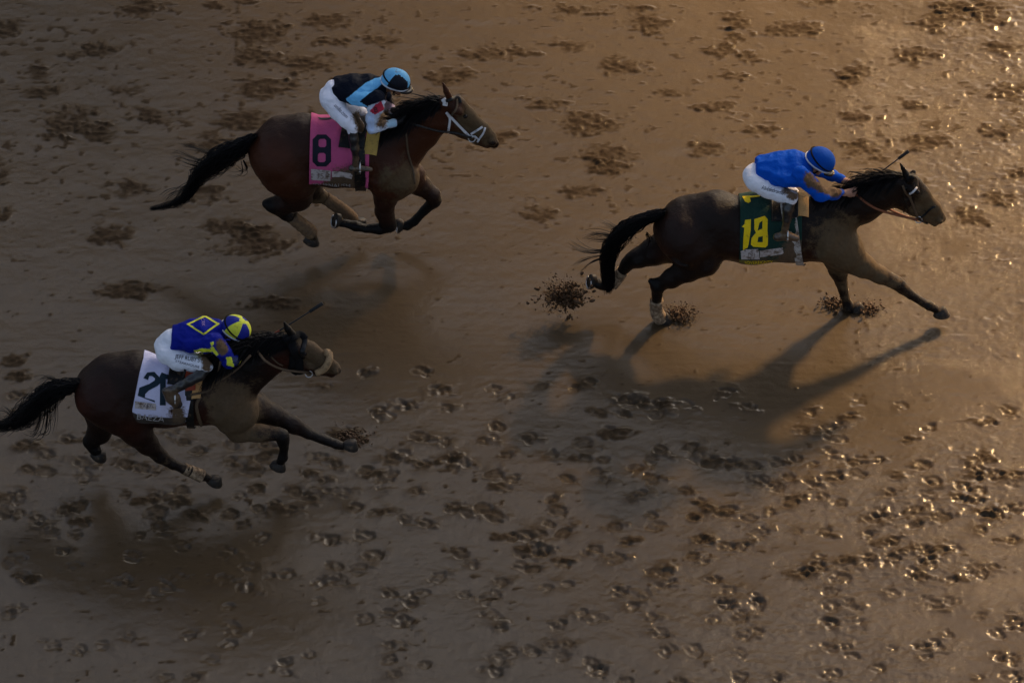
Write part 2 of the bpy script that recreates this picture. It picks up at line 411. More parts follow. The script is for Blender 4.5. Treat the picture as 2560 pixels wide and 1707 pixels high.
    for p in spots:
        soft = (1.0 if p[1] > -2.9 else 0.62) * (1.0 if p[0] > -1.2 or p[1] > -2.2 else 0.6)
        hoofprint(p[0], p[1], rr.uniform(0.042, 0.070), rr.uniform(-0.8, 0.7), rr.uniform(0.028, 0.045), soft * rr.uniform(0.65, 1.1))
        if rr.rand() < 0.2: hoofprint(p[0] + rr.uniform(-.11, .11), p[1] + rr.uniform(-.06, .06), rr.uniform(0.035, 0.065), rr.uniform(-1, 1), rr.uniform(.012, .03), soft * rr.uniform(.4, .9))
        if p[1] > -3.0 and rr.rand() < 0.35:
            heap(p[0] + rr.uniform(-.1, .1), p[1] + rr.uniform(-.05, .05), rr.uniform(.07, .15), rr.uniform(.03, .06), rr.uniform(.5, .9))
    for _ in range(330):
        cx, cy = rr.uniform(-7.4, 7.4), -0.5 - rr.beta(1.6, 1.5) * 6.2
        if abs(cx) < 4.6 and rr.rand() < .35: continue
        if cx < -1.6 and cy > -1.0: continue
        hoofprint(cx, cy, rr.uniform(0.05, 0.08), rr.uniform(-0.6, 0.6), rr.uniform(0.012, 0.03), rr.uniform(0.25, 0.6))
    # rough, puddled mud that catches the light on the near right and far right
    reg = np.clip((X - 0.2) / 2.6, 0, 1) * np.clip((-0.55 - Y) / 0.8, 0, 1) * 0.7 + np.clip((X - 2.6) / 1.6, 0, 1) * np.clip((Y + 0.9) / 0.6, 0, 1) * 0.75
    reg = np.clip(reg, 0, 1) * np.clip(0.55 + 0.9 * fbm2(X, Y, 0.5, 71, 2, 1.3), 0, 1)
    ridge = 1 - np.abs(fbm2(X, Y, 0.11, 73, 3, 1.2)) * 2.4
    H += reg * (0.008 * np.clip(ridge, 0, 1) + 0.007 * fine)
    G = np.clip(reg + 0.25 * C, 0, 1)
    # long drag lines
    dl = fbm2(X, Y, 0.035, 81, 2, 9.0); H += 0.0016 * dl * np.clip(1 - np.abs(Y + 0.2) / 1.6, 0.2, 1)
    # settle the edge of the fine patch to the flat sheet around it
    e = np.minimum(np.minimum(X - xs[0], xs[-1] - X), np.minimum(Y - ys[0], ys[-1] - Y)); e = np.clip(e / 0.5, 0, 1)
    H = H * e - 0.0
    # splash bowls under the planted hooves are added by the callers through H (kept flat here)
    V = np.stack([X.ravel(), Y.ravel(), H.ravel()], 1)
    I = (np.arange(nx - 1)[:, None] * ny + np.arange(ny - 1)[None]).ravel()
    F = np.stack([I, I + ny, I + ny + 1, I + 1], 1)
    # flat surround out to the horizon
    Rf = 700.0
    o = len(V)
    cx0, cx1, cy0, cy1 = xs[0], xs[-1], ys[0], ys[-1]
    V2 = np.array([(-Rf, -Rf, 0), (Rf, -Rf, 0), (Rf, Rf, 0), (-Rf, Rf, 0), (cx0, cy0, 0), (cx1, cy0, 0), (cx1, cy1, 0), (cx0, cy1, 0)])
    F2 = np.array([(0, 1, 5, 4), (1, 2, 6, 5), (2, 3, 7, 6), (3, 0, 4, 7)]) + o
    V = np.vstack([V, V2]); F = np.vstack([F, F2])
    ch = np.concatenate([C.ravel(), np.full(8, .1)]); gl = np.concatenate([G.ravel(), np.full(8, .2)])
    m, t, p = nodes_of('wet_mud')
    c = attr_node(t, 'churn'); g = attr_node(t, 'lumpy')
    big = noise_node(t, 0.7, 4, 0.6); mid = noise_node(t, 6, 5, 0.65)
    smooth_c = mix_node(t, big, (0.047, 0.0290, 0.0126), (0.083, 0.0520, 0.0232))
    smooth_c = mix_node(t, math_node(t, 'MULTIPLY', mid, 0.5), smooth_c, (0.040, 0.026, 0.0122))
    grit = math_node(t, 'MULTIPLY', math_node(t, 'SUBTRACT', noise_node(t, 130, 3, 0.8), 0.42), 1.6, True)
    smooth_c = mix_node(t, math_node(t, 'MULTIPLY', grit, 0.5), smooth_c, (0.026, 0.0165, 0.0075))
    ch_c = mix_node(t, noise_node(t, 55, 4), (0.013, 0.0068, 0.0024), (0.046, 0.0255, 0.0092))
    t.links.new(mix_node(t, math_node(t, 'MULTIPLY', c, 1.05, True), smooth_c, ch_c), p.inputs['Base Color'])
    t.links.new(math_node(t, 'ADD', math_node(t, 'MULTIPLY', c, 0.2), 0.62), p.inputs['Roughness'])
    p.inputs['Specular IOR Level'].default_value = 0.15
    t.links.new(math_node(t, 'ADD', math_node(t, 'SUBTRACT', 0.64, math_node(t, 'MULTIPLY', c, 1.4), True), math_node(t, 'MULTIPLY', g, 0.08)), p.inputs['Coat Weight'])
    p.inputs['Coat Roughness'].default_value = 0.085; p.inputs['Coat IOR'].default_value = 1.5
    b = bump_node(t, noise_node(t, 26, 4, 0.6), 0.22, 0.010)
    b = bump_node(t, noise_node(t, 120, 4, 0.7), 0.25, 0.004, b)
    sp = math_node(t, 'MULTIPLY', math_node(t, 'SUBTRACT', noise_node(t, 75, 3, 0.78), 0.59), 4.0, True)
    lum = bump_node(t, sp, 1.0, 0.012, b)
    # blend the lumpy relief in only where the mud is lumpy
    mx = t.nodes.new('ShaderNodeMix'); mx.data_type = 'VECTOR'
    t.links.new(g, mx.inputs[0]); t.links.new(b, mx.inputs[4]); t.links.new(lum, mx.inputs[5])
    t.links.new(mx.outputs[1], p.inputs['Normal']); t.links.new(mx.outputs[1], p.inputs['Coat Normal'])
    o = new_mesh('ground', V, F, m, attrs={'churn': ch, 'lumpy': gl})
    tag(o, 'wet brown dirt racetrack covered with hoof prints and churned mud', 'ground', kind='structure')
    return o
ground = build_ground()

# added unseen light blocker, shaped so its edge shades the left of the scene
def build_shade_blocker():
    m = plain('blocker_concrete', (0.32, 0.31, 0.30), 0.8, bump=0.2, bscale=2)
    gm = plain('blocker_glass', (0.03, 0.035, 0.045), 0.15)
    L, XS, TOP, Dp = 38.0, SHADE_EDGE, 40.0, 1.0
    away = np.array([math.sin(SUN_AZ), math.cos(SUN_AZ), 0]); side = np.array([math.cos(SUN_AZ), -math.sin(SUN_AZ), 0])
    S = np.array(sdir); gx = -0.55      # the shade line runs up the track and a little to the left
    def edge_w(z):
        t = z / S[2]; y = (L - t * (S @ away) - XS * away[0]) / (gx * away[0] + away[1])
        return side @ np.array([XS + gx * y + t * S[0], y + t * S[1], z])
    w0 = edge_w(0.0); lean = (edge_w(TOP) - w0) / TOP
    root = thing('shade_blocker', 'tall leaning concrete slab with glass bands, added out of view to shade the left of the track', 'shade blocker', away * L + side * (w0 - 20))
    root['kind'] = 'structure'
    def slab(name, z0, z1, wl, d0, d1, mat, inset=0.0):
        V = []
        for d in (d0, d1):
            for z, w_ in ((z0, wl), (z0, w0 + lean * z0 - inset), (z1, w0 + lean * z1 - inset), (z1, wl)):
                q = side * w_ + away * (L + d); V.append((q[0], q[1], z))
        F = [(0, 1, 2, 3), (7, 6, 5, 4), (0, 4, 5, 1), (1, 5, 6, 2), (2, 6, 7, 3), (3, 7, 4, 0)]
        return new_mesh(name, V, F, mat, root, smooth=False)
    slab('blocker_slab', -0.5, TOP, w0 - 60, 0, Dp, m)
    for i in range(8): slab('blocker_band', 3 + i * 4.4, 5.4 + i * 4.4, w0 - 58, -0.06, 0.05, gm, 1.0)
    slab('blocker_top', TOP + .01, TOP + 1.0, w0 - 61, -0.4, Dp + 0.4, m)
SHADE_EDGE = 0.95
build_shade_blocker()

# ------------------------------------------------------------------ horses
def chain(fd, fr, nodes, k=0.03, rec=None, tg=(0, 0, 0)):
    """nodes: (X, Y, r, lateral[, kl]) in detail units; r is the radius seen"""
    q = []
    for nd in nodes:
        X, Y, r, lat = nd[:4]; kl = nd[4] if len(nd) > 4 else 1.0
        q.append((fr.pt(X, Y, lat), r / fr.m, kl))
    if len(q) == 1: q = q * 2
    for (a, ra, ka), (b, rb, kb) in zip(q[:-1], q[1:]):
        if fd is not None: fd.cone(a, b, ra, rb, (ka + kb) / 2, k)
        if rec is not None: rec.append((a, b, ra, rb, tg))

class LField(Field):
    """field whose y is measured from the animal's own midplane, so that widening is about that plane"""
    def __init__(s, lo, hi, h, y0):
        s.y0 = y0; lo = np.array(lo, float); hi = np.array(hi, float); lo[1] -= y0; hi[1] -= y0
        Field.__init__(s, lo, hi, h)
    def cone(s, a, b, ra, rb, kl=1.0, k=0.03, sub=False):
        a = np.array(a, float); b = np.array(b, float); a[1] -= s.y0; b[1] -= s.y0
        Field.cone(s, a, b, ra, rb, kl, k, sub)
    def cut(s, p, n):
        p = np.array(p, float); p[1] -= s.y0; Field.cut(s, p, n)
    def mesh(s):
        V, F = Field.mesh(s); V[:, 1] += s.y0; return V, F

def bounds(rec, pad=0.08):
    P = np.array([r_[i] for r_ in rec for i in (0, 1)]); m = max(max(r_[2], r_[3]) for r_ in rec)
    lo = P.min(0) - pad; hi = P.max(0) + pad
    for r_ in rec:
        for i in (0, 1):
            lo = np.minimum(lo, r_[i] - r_[2 + i] * 1.3 - pad * .6); hi = np.maximum(hi, r_[i] + r_[2 + i] * 1.3 + pad * .6)
    return lo, hi
def blend_tags(V, rec, sig=0.03):
    W = np.zeros(len(V)); T = np.zeros((len(V), 3))
    for a, b, ra, rb, tg in rec:
        ba = b - a; L = max(ba @ ba, 1e-9); t = np.clip((V - a) @ ba / L, 0, 1)
        d = np.linalg.norm(V - a - t[:, None] * ba, axis=1) - (ra + (rb - ra) * t)
        w_ = np.exp(-np.clip(d, -0.05, 1) / sig)
        if len(tg) == 6: tgv = np.array(tg[:3]) * (1 - t[:, None]) + np.array(tg[3:]) * t[:, None]
        else: tgv = np.array(tg)[None]
        W += w_; T += w_[:, None] * tgv
    return T / W[:, None]
def blobs(fr, V, lst):
    X, Y = fr.uv(V); r = np.zeros(len(V))
    for (bx, by, br, s) in lst:
        r += s * np.exp(-((X - bx) ** 2 + (Y - by) ** 2) / (br * br))
    return r

def make_hoof(parent, c, sole, toe, mat, shoe=None, r=0.062, L=0.085):
    """truncated cone with the toe longer than the heel; c is the centre of the ground face"""
    n = np.array(sole, float); n /= np.linalg.norm(n); t = np.array(toe, float); t -= n * (t @ n); t /= np.linalg.norm(t); s = np.cross(n, t)
    V = []; N = 16; rings = [(0, 1.0), (-.12, 1.03), (-.55, .88), (-1.0, .74), (-1.12, .60)]
    for dz, rr in rings:
        for j in range(N):
            th = 2 * math.pi * j / N; cx = math.cos(th); sx = math.sin(th)
            hh = L * (0.78 + 0.22 * cx)
            back = -0.25 * min(0, cx) * abs(cx)
            V.append(c + n * (dz * hh) + t * (r * rr * (cx * (1.06 + back) ) - 0.28 * r * (-dz)) + s * (r * rr * sx * 0.94))
    F = []
    for i in range(len(rings) - 1):
        for j in range(N):
            j2 = (j + 1) % N; F.append((i * N + j, i * N + j2, (i + 1) * N + j2, (i + 1) * N + j))
    F.append(tuple(range(N))[::-1]); F.append(tuple((len(rings) - 1) * N + j for j in range(N)))
    o = new_mesh('hoof', V, F, mat, parent)
    if shoe is not None:
        P = [c + n * 0.006 + t * (r * 0.88 * math.cos(a) + 0.003) + s * (r * 0.84 * math.sin(a)) for a in np.linspace(-2.45, 2.45, 22)]
        v, f = tube(P, 0.0085, 6, 0.6, up=n); so_ = new_mesh('shoe', v, f, shoe, o)
    return o

def strands(name, roots, mat, parent, n=8):
    """roots: list of (path points, radius); thin tapering hairs in one mesh"""
    V = []; F = []
    for P, rad in roots:
        P = spline(P, n); T = np.gradient(P, axis=0); T /= np.maximum(np.linalg.norm(T, axis=1), 1e-9)[:, None]
        o = len(V)
        for i in range(n):
            a = np.cross(T[i], (0.1, -0.7, 0.7)); a /= max(np.linalg.norm(a), 1e-6); b = np.cross(T[i], a)
            rr = rad * (1 - 0.85 * (i / (n - 1)) ** 1.5)
            for j in range(3):
                th = 2.094 * j; V.append(P[i] + rr * (math.cos(th) * a + math.sin(th) * b))
        for i in range(n - 1):
            for j in range(3):
                j2 = (j + 1) % 3; F.append((o + i * 3 + j, o + i * 3 + j2, o + i * 3 + 3 + j2, o + i * 3 + 3 + j))
    F = np.array(F)
    return new_mesh(name, np.array(V), F, mat, parent)

class Horse: pass

def build_horse(fr, label, D):
    hz = Horse(); hz.fr = fr
    c0 = fr.pt(*D['base'])
    root = thing('racehorse', label, 'horse', (c0[0], fr.y0, 0), 'racehorses galloping')
    hz.root = root
    rec = []
    lst = D['body']
    for (nodes, k, tg) in lst: chain(None, fr, nodes, k, rec, tg)
    lo, hi = bounds(rec)
    fd = LField(lo, hi, 0.0125, fr.y0)
    for (nodes, k, tg) in lst: chain(fd, fr, nodes, k)
    for (nodes, k) in D.get('carve', []):
        q = [(fr.pt(X, Y, lat), r_ / fr.m) for X, Y, r_, lat in nodes]
        if len(q) == 1: q = q * 2
        for (a, ra), (b, rb) in zip(q[:-1], q[1:]): fd.cone(a, b, ra, rb, 1, k, sub=True)
    V, F = fd.mesh()
    T = blend_tags(V, rec, 0.02)
    # muscle and vein relief
    n1 = noise3(V * np.array([1, 1, 0.8]), 0.13, 3); n2 = noise3(V, 0.05, 8)
    N = vnormals(V, F)
    V = V + N * (0.009 * n1 + 0.0028 * n2)[:, None]
    mud = T[:, 1] + blobs(fr, V, D.get('mud', [])); red = T[:, 2] + blobs(fr, V, D.get('red', [])); dark = T[:, 0] + blobs(fr, V, D.get('darkb', []))
    body = new_mesh('body', V, F, D['coat'], root, attrs={'dark': np.clip(dark, 0, 1), 'mud': np.clip(mud, 0, 1.3), 'red': np.clip(red, 0, 1)})
    hz.body = body; hz.V, hz.F = V, F
    hz.bvh = BVHTree.FromPolygons([Vector(v) for v in V], [tuple(map(int, f)) for f in F])
    # eye
    for (X, Y, lat) in D['eyes']:
        p = hz.hit(X, Y) if lat < 0 else None
        if p is None: p = fr.pt(X, Y, lat)
        v, f = uvball(p, 0.021, 10, 8); new_mesh('eye', v, f, MATS['eye'], root)
    # hooves
    for h in D['hooves']:
        X, Y, lat, sole, toe = h[:5]
        make_hoof(root, fr.pt(X, Y, lat), sole, toe, MATS['hoof'], MATS['steel'] if len(h) > 5 else None)
    # leg bandages
    for (path, mat) in D.get('wraps', []):
        P = [fr.pt(X, Y, lat) for X, Y, r_, lat in path]; rr = [1.13 * r_ / fr.m for X, Y, r_, lat in path]
        n = 26; Ps = spline(P, n); Rs = np.interp(np.linspace(0, 1, n), np.linspace(0, 1, len(rr)), rr)
        Rs = Rs * (1 + 0.035 * np.where(np.arange(n) % 4 < 2, 1, -1)) 
        v, f = tube(Ps, Rs, 18); new_mesh('leg_bandage', v, f, mat, root)
    # tail
    def bundle(core, spread, count, rad, name, mat, seed, tipvar=0.25, wild=()):
        rr = np.random.RandomState(seed); C = [(fr.pt(X, Y, lat), (1.25 - .55 * q_ / len(core)) * r_ / fr.m) for q_, (X, Y, r_, lat) in enumerate(core)]
        out = []
        for i in range(count):
            th = rr.uniform(0, 2 * math.pi); q = math.sqrt(rr.uniform(0, 1)); pts = []; ph = rr.uniform(0, 6.28, 3)
            cut_ = rr.uniform(1 - tipvar, 1.0)
            m = len(C)
            for j in range(m):
                if j > 1 and j / (m - 1) > cut_ + 0.12: break
                c, r_ = C[j]
                off = np.array([math.cos(th) * 0.6, math.cos(th + 1.2) * 0.9, math.sin(th)]) * q * r_
                off += (0.22 + (.9 * j / m if i % 3 == 0 else 0)) * r_ * np.sin(ph + j * 1.3)
                pts.append(c + off)
            out.append((pts, rad * rr.uniform(0.6, 1.2)))
        for wpath in wild:
            W_ = [fr.pt(X, Y, lat) for X, Y, lat in wpath]
            for i in range(9):
                jt = rr.normal(0, 0.020, 3); out.append(([w + jt * (0.4 + j * 0.5) for j, w in enumerate(W_)], rad * 0.8))
        return strands(name, out, mat, root, 12)
    if 'tail' in D:
        bundle(D['tail'], 0, D.get('tail_n', 520) * 2, 0.0048, 'tail', D['hair'], 3, D.get('tipvar', 0.3), D.get('tail_wild', ()))
        core = D['tail'][:max(3, int(len(D['tail']) * .6))]
        v, f = tube(spline([fr.pt(X, Y, lat) for X, Y, r_, lat in core], 20), np.interp(np.linspace(0, 1, 20), np.linspace(0, 1, len(core)), [r_ / fr.m * 0.70 for X, Y, r_, lat in core]) * (1 + 0.12 * np.sin(np.arange(20) * 2.1)), 12)
        # the dock and the dense inner hair, merged in the same mesh
        tl = [o for o in root.children if o.name.startswith('tail')][0]
        bm = bmesh.new(); bm.from_mesh(tl.data); vs = [bm.verts.new(q) for q in v]
        for q in f:
            try: bm.faces.new([vs[i] for i in q]).smooth = True
            except ValueError: pass
        bm.to_mesh(tl.data); bm.free()
    # mane: tufts from the crest line, blown back
    rr = np.random.RandomState(9)
    crest = D['mane']; out = []
    CP = spline([fr.pt(X, Y, lat) for X, Y, lat in crest], 60)
    for i in range(D.get('mane_n', 420)):
        s_ = rr.uniform(0, 59); j = int(s_); t = s_ - j; p = CP[j] * (1 - t) + CP[min(j + 1, 59)] * t
        L = rr.uniform(0.6, 1.2) * np.interp(s_ / 59, np.linspace(0, 1, len(D['mane_len'])), D['mane_len'])
        dr = np.array(D['mane_dir'], float) + rr.normal(0, 0.22, 3); dr /= np.linalg.norm(dr)
        side = np.array([0, rr.uniform(-0.5, 0.5), 0])
        if rr.rand() < D.get('near_side', .3): dr = np.array([dr[0], -.9, -.45]) / 1.2
        p0 = p + np.array([rr.normal(0, .008), rr.normal(0, .016), -0.02])
        out.append(([p0, p0 + (dr * 0.45 + np.array([0, 0, .25])) * L * 0.5, p0 + dr * L * 0.85 + side * L * 0.3 + np.array([0, 0, -0.02]), p0 + dr * L + side * L * 0.5 + np.array([0, 0, -0.28 * L])], rr.uniform(0.004, 0.0075)))
    strands('mane', out, D['hair'], root, 8)
    return hz
def vnormals(V, F):
    n = np.cross(V[F[:, 1]] - V[F[:, 0]], V[F[:, 2]] - V[F[:, 0]]) + np.cross(V[F[:, 2]] - V[F[:, 0]], V[F[:, 3]] - V[F[:, 0]])
    N = np.zeros_like(V)
    for i in range(4): np.add.at(N, F[:, i], n)
    return N / np.maximum(np.linalg.norm(N, axis=1), 1e-12)[:, None]
def uvball(c, r, n=12, m=8, sc=(1, 1, 1)):
    V = []; F = []
    for i in range(1, m):
        ph = math.pi * i / m
        for j in range(n):
            th = 2 * math.pi * j / n; V.append(np.array(c) + r * np.array([sc[0] * math.sin(ph) * math.cos(th), sc[1] * math.sin(ph) * math.sin(th), sc[2] * math.cos(ph)]))
    t = len(V); V.append(np.array(c) + r * np.array([0, 0, sc[2]])); V.append(np.array(c) - r * np.array([0, 0, sc[2]]))
    for i in range(m - 2):
        for j in range(n):
            j2 = (j + 1) % n; F.append((i * n + j, (i + 1) * n + j, (i + 1) * n + j2, i * n + j2))
    for j in range(n):
        j2 = (j + 1) % n; F.append((t, j, j2)); F.append((t + 1, (m - 2) * n + j2, (m - 2) * n + j))
    return V, F
def bvh_hit(bvh, fr, X, Y, off=0.0):
    d = fr.dir(X, Y); loc, nrm, i, dist = bvh.ray_cast(Vector(CAM), Vector(d))
    if loc is None: return None
    return np.array(loc) + np.array(nrm) * off * (1 if nrm.dot(Vector(d)) < 0 else -1)
Horse.hit = lambda s, X, Y, off=0.0: bvh_hit(s.bvh, s.fr, X, Y, off)

def strap(name, bvh, fr, pts, wid, mat, parent, off=0.004, lat=-0.15, n=14, thick=0.35, rings=None):
    """a strap laid along the surface: detail points hit the surface, and misses fall back on the given side plane"""
    P = spline([(X, Y, 0) for X, Y in pts], n); W = []
    last = None; miss = 0
    for X, Y, _ in P:
        q = bvh_hit(bvh, fr, X, Y, off + wid * 0.25)
        if q is None: q = fr.pt(X, Y, (last[1] - fr.y0) if last is not None else lat)
        W.append(q); last = q
    W = np.array(W)
    if len(W) > 4:
        S = W.copy(); S[1:-1] = (W[:-2] + 2 * W[1:-1] + W[2:]) / 4; W = S
    d = fr.dir(pts[0][0], pts[0][1])
    v, f = tube(W, wid / 2, 8, thick, up=-d * 0.99)
    return new_mesh(name, v, f, mat, parent)

def fill_polys(polys, maxe):
    """outline polygons (first outer, rest holes) -> triangulated, evenly subdivided flat mesh (x, y)"""
    cu = bpy.data.curves.new('tmp', 'CURVE'); cu.dimensions = '2D'; cu.fill_mode = 'BOTH'
    for pl in polys:
        sp = cu.splines.new('POLY'); sp.points.add(len(pl) - 1); sp.use_cyclic_u = True
        for i, (x, y) in enumerate(pl): sp.points[i].co = (x, y, 0, 1)
    return curve_tris(cu, maxe)
def text_polys(s, size, maxe, shear=0.0, bold=0.0, spacing=1.0):
    cu = bpy.data.curves.new('tmp', 'FONT'); cu.body = s; cu.size = size; cu.shear = shear; cu.offset = bold; cu.space_character = spacing
    return curve_tris(cu, maxe)
def curve_tris(cu, maxe):
    o = bpy.data.objects.new('tmp', cu); COL.objects.link(o)
    dg = bpy.context.evaluated_depsgraph_get(); me = bpy.data.meshes.new_from_object(o.evaluated_get(dg))
    bm = bmesh.new(); bm.from_mesh(me)
    bmesh.ops.triangulate(bm, faces=bm.faces[:])
    for _ in range(7):
        es = [e for e in bm.edges if e.calc_length() > maxe]
        if not es: break
        bmesh.ops.subdivide_edges(bm, edges=es, cuts=1); bmesh.ops.triangulate(bm, faces=bm.faces[:])
    bmesh.ops.remove_doubles(bm, verts=bm.verts[:], dist=1e-6)
    bm.verts.ensure_lookup_table()
    V = [(v.co.x, v.co.y) for v in bm.verts]; F = [tuple(v.index for v in f.verts) for f in bm.faces]
    # keep all faces facing up
    F2 = []
    for f in F:
        a, b, c = [V[i] for i in f[:3]]
        F2.append(f if (b[0] - a[0]) * (c[1] - a[1]) - (b[1] - a[1]) * (c[0] - a[0]) > 0 else f[::-1])
    bm.free(); bpy.data.objects.remove(o); bpy.data.curves.remove(cu); bpy.data.meshes.remove(me)
    return V, F2
def decal(name, bvh, fr, tri, place, mat, parent, off=0.004):
    """lay a flat cut-out on a surface; place maps its (x, y) to detail units"""
    V2, F = tri; W = []; ok = []
    for (x, y) in V2:
        X, Y = place(x, y); q = bvh_hit(bvh, fr, X, Y, off); ok.append(q is not None); W.append(q if q is not None else (0, 0, 0))
    G = []
    for f in F:
        if not all(ok[i] for i in f): continue
        m = max(np.linalg.norm(np.array(W[f[i]]) - np.array(W[f[i - 1]])) for i in range(3))
        if m < 0.12: G.append(f)
    if not G: return None
    o = new_mesh(name, W, G, mat, parent, smooth=True)
    return o

def drape(hz, name, mat, x0, x1, s0, s1, off, parent=None, nx=40, ns=60, skew=0.0, s1b=None, wr=0.0, cols=None, hemz=0.0, thick=0.006, seed=1):
    """a cloth laid over the back: x runs along the horse, s down both sides from the spine (negative = far side)"""
    fr = hz.fr; y0 = fr.y0
    xs = np.linspace(x0, x1, nx); grid = []
    for ix, x in enumerate(xs):
        # profile of the body at this x, swept round from the far side over the top to the near side
        o = []
        for th in np.linspace(-115, 160, 240):
            a = R(th); dv = Vector((0, -math.sin(a), math.cos(a)))
            c = Vector((x, y0, hz.zc)); loc, nrm, i, dist = hz.bvh.ray_cast(c + dv * 0.75, -dv)
            if loc is None: continue
            o.append(np.array(loc) + np.array(dv) * off)
        o = np.array(o); 
        oc = o.copy(); 
        for _ in range(4): oc[1:-1] = (oc[:-2] + oc[1:-1] * 2 + oc[2:]) / 4
        o = oc
        top = np.argmin(np.abs(o[:, 1] - y0) + (o[:, 2] < hz.zc) * 9)
        seg = np.r_[0, np.cumsum(np.linalg.norm(np.diff(o, axis=0), axis=1))]; seg -= seg[top]
        grid.append((seg, o))
    def P(x, s):
        t = (x - x0) / (x1 - x0) * (nx - 1); t = min(max(t, 0), nx - 1.0001); i = int(t); t -= i
        r = []
        for seg, o in (grid[i], grid[i + 1]): r.append(np.array([np.interp(s, seg, o[:, a]) for a in range(3)]))
        q = r[0] * (1 - t) + r[1] * t
        q[0] = x + skew * s if s > 0 else x
        return q
    V = []; UVs = []
    for i in range(nx):
        u = i / (nx - 1)
        e1 = s1 + ((s1b - s1) * u if s1b is not None else 0)
        for j in range(ns):
            s = s0 + (e1 - s0) * j / (ns - 1); x = x0 + (x1 - x0) * u
            V.append(P(x, s)); UVs.append((u, s))
    V = np.array(V); F = np.array([(i * ns + j, (i + 1) * ns + j, (i + 1) * ns + j + 1, i * ns + j + 1) for i in range(nx - 1) for j in range(ns - 1)])
    N = vnormals(V, F); c = V.mean(0)
    if ((V - np.array([c[0], y0, hz.zc])) * N).sum() < 0: F = F[:, ::-1]; N = -N
    if wr:
        a = noise3(V * np.array([1.0, 0.35, 0.35]), 0.055, seed); b = noise3(V * np.array([1, .5, .5]), 0.14, seed + 3)
        V = V + N * (wr * (0.5 * a + 0.9 * b + 0.5))[:, None]
    n = len(V)
    V2 = np.vstack([V, V - N * thick]); F2 = [F, F[:, ::-1] + n]
    bl = [i * ns for i in range(nx)]; bu = [i * ns + ns - 1 for i in range(nx)]; be = list(range(ns)); bf = [(nx - 1) * ns + j for j in range(ns)]
    side = []
    for L_ in (bl, bu, be, bf):
        for a, b in zip(L_[:-1], L_[1:]): side.append((a, b, b + n, a + n))
    F2.append(np.array(side)); F2 = np.vstack(F2)
    kw = {}
    if cols is not None:
        cc, mm = cols(np.array(UVs), V); cc = np.vstack([cc, cc]); mm = np.r_[mm, mm]; kw = dict(cols={'col': cc}, attrs={'mud': mm})
    o = new_mesh(name, V2, F2, mat, parent or hz.root, **kw)
    o_b = BVHTree.FromPolygons([Vector(v) for v in V2], [tuple(map(int, f)) for f in F2])
    return o, o_b, P

# ------------------------------------------------------------------ jockeys
def hand_prims(W, Hc, fdir, side, down, s=1.0, curl=1.0):
    """fist on the reins: palm, four bent fingers of unequal length, and a thumb off the side"""
    P = []
    fdir = fdir / np.linalg.norm(fdir); side = side - fdir * (side @ fdir); side /= np.linalg.norm(side); dn = np.cross(fdir, side); dn *= np.sign(dn @ down) or 1
    P.append((W, Hc - fdir * 0.02 * s, 0.026 * s, 0.026 * s))
    for sg in (-1, 1): P.append((Hc - fdir * .035 * s + side * sg * .012 * s, Hc + fdir * .02 * s + side * sg * .024 * s, .019 * s, .016 * s))
    for i, L in enumerate((0.88, 1.0, 0.95, 0.76)):
        b = Hc + fdir * (.026 - .004 * abs(i - 1.3)) * s + side * (i - 1.5) * .021 * s
        k1 = b + (fdir * .030 + dn * .012 * curl) * L * s
        k2 = k1 + (fdir * .002 + dn * .027 * curl) * L * s
        k3 = k2 + (-fdir * .022 + dn * .008 * curl) * L * s
        P += [(b, k1, .0112 * s, .0102 * s), (k1, k2, .0100 * s, .0094 * s), (k2, k3, .0092 * s, .0080 * s)]
    tb = Hc - fdir * .018 * s - side * .030 * s + dn * .004 * s
    t1 = tb + (fdir * .030 - side * .012 + dn * .012) * s; t2 = t1 + (fdir * .020 + side * .012 + dn * .016) * s
    P += [(tb, t1, .0130 * s, .0115 * s), (t1, t2, .0112 * s, .0092 * s)]
    return P

def head_frame(D):
    u = np.array(D['head_up'], float); u /= np.linalg.norm(u); f = np.array(D['head_fwd'], float); f -= u * (f @ u); f /= np.linalg.norm(f)
    return u, f, np.cross(u, f)

def cloth_mesh(fr, name, chains, mat, parent, h=0.0075, cuts=(), paint=None, mudb=(), base=(1, 1, 1), wr=0.006, wscale=(0.11, 0.05), stretch=(1, 1, 1), seed=1, k=0.03, mud0=0.0, extra=()):
    rec = []
    for nodes in chains: chain(None, fr, nodes, k, rec)
    for a, b, ra, rb in extra: rec.append((a, b, ra, rb, (0, 0, 0)))
    lo, hi = bounds(rec, 0.06); fd = LField(lo, hi, h, fr.y0)
    for nodes in chains: chain(fd, fr, nodes, k)
    for a, b, ra, rb in extra: fd.cone(a, b, ra, rb, 1, 0.012)
    for (p, n) in cuts: fd.cut(p, n)
    V, F = fd.mesh(); N = vnormals(V, F)
    q = V * np.array(stretch)
    r1 = 1 - 2 * np.abs(noise3(q, wscale[0], seed)); r2 = 1 - 2 * np.abs(noise3(q, wscale[1], seed + 5))
    V = V + N * (wr * (0.65 * r1 + 0.35 * r2 - 0.1))[:, None]
    cols = np.tile(np.array(base, float), (len(V), 1))
    X, Y = fr.uv(V)
    for (poly, c) in (paint or []):
        m = inpoly(X, Y, poly) if not callable(poly) else poly(X, Y, V); cols[m] = c
    mud = np.clip(mud0 + blobs(fr, V, mudb), 0, 1.3)
    o = new_mesh(name, V, F, mat, parent, cols={'col': cols}, attrs={'mud': mud})
    return o, BVHTree.FromPolygons([Vector(v) for v in V], [tuple(map(int, f)) for f in F])

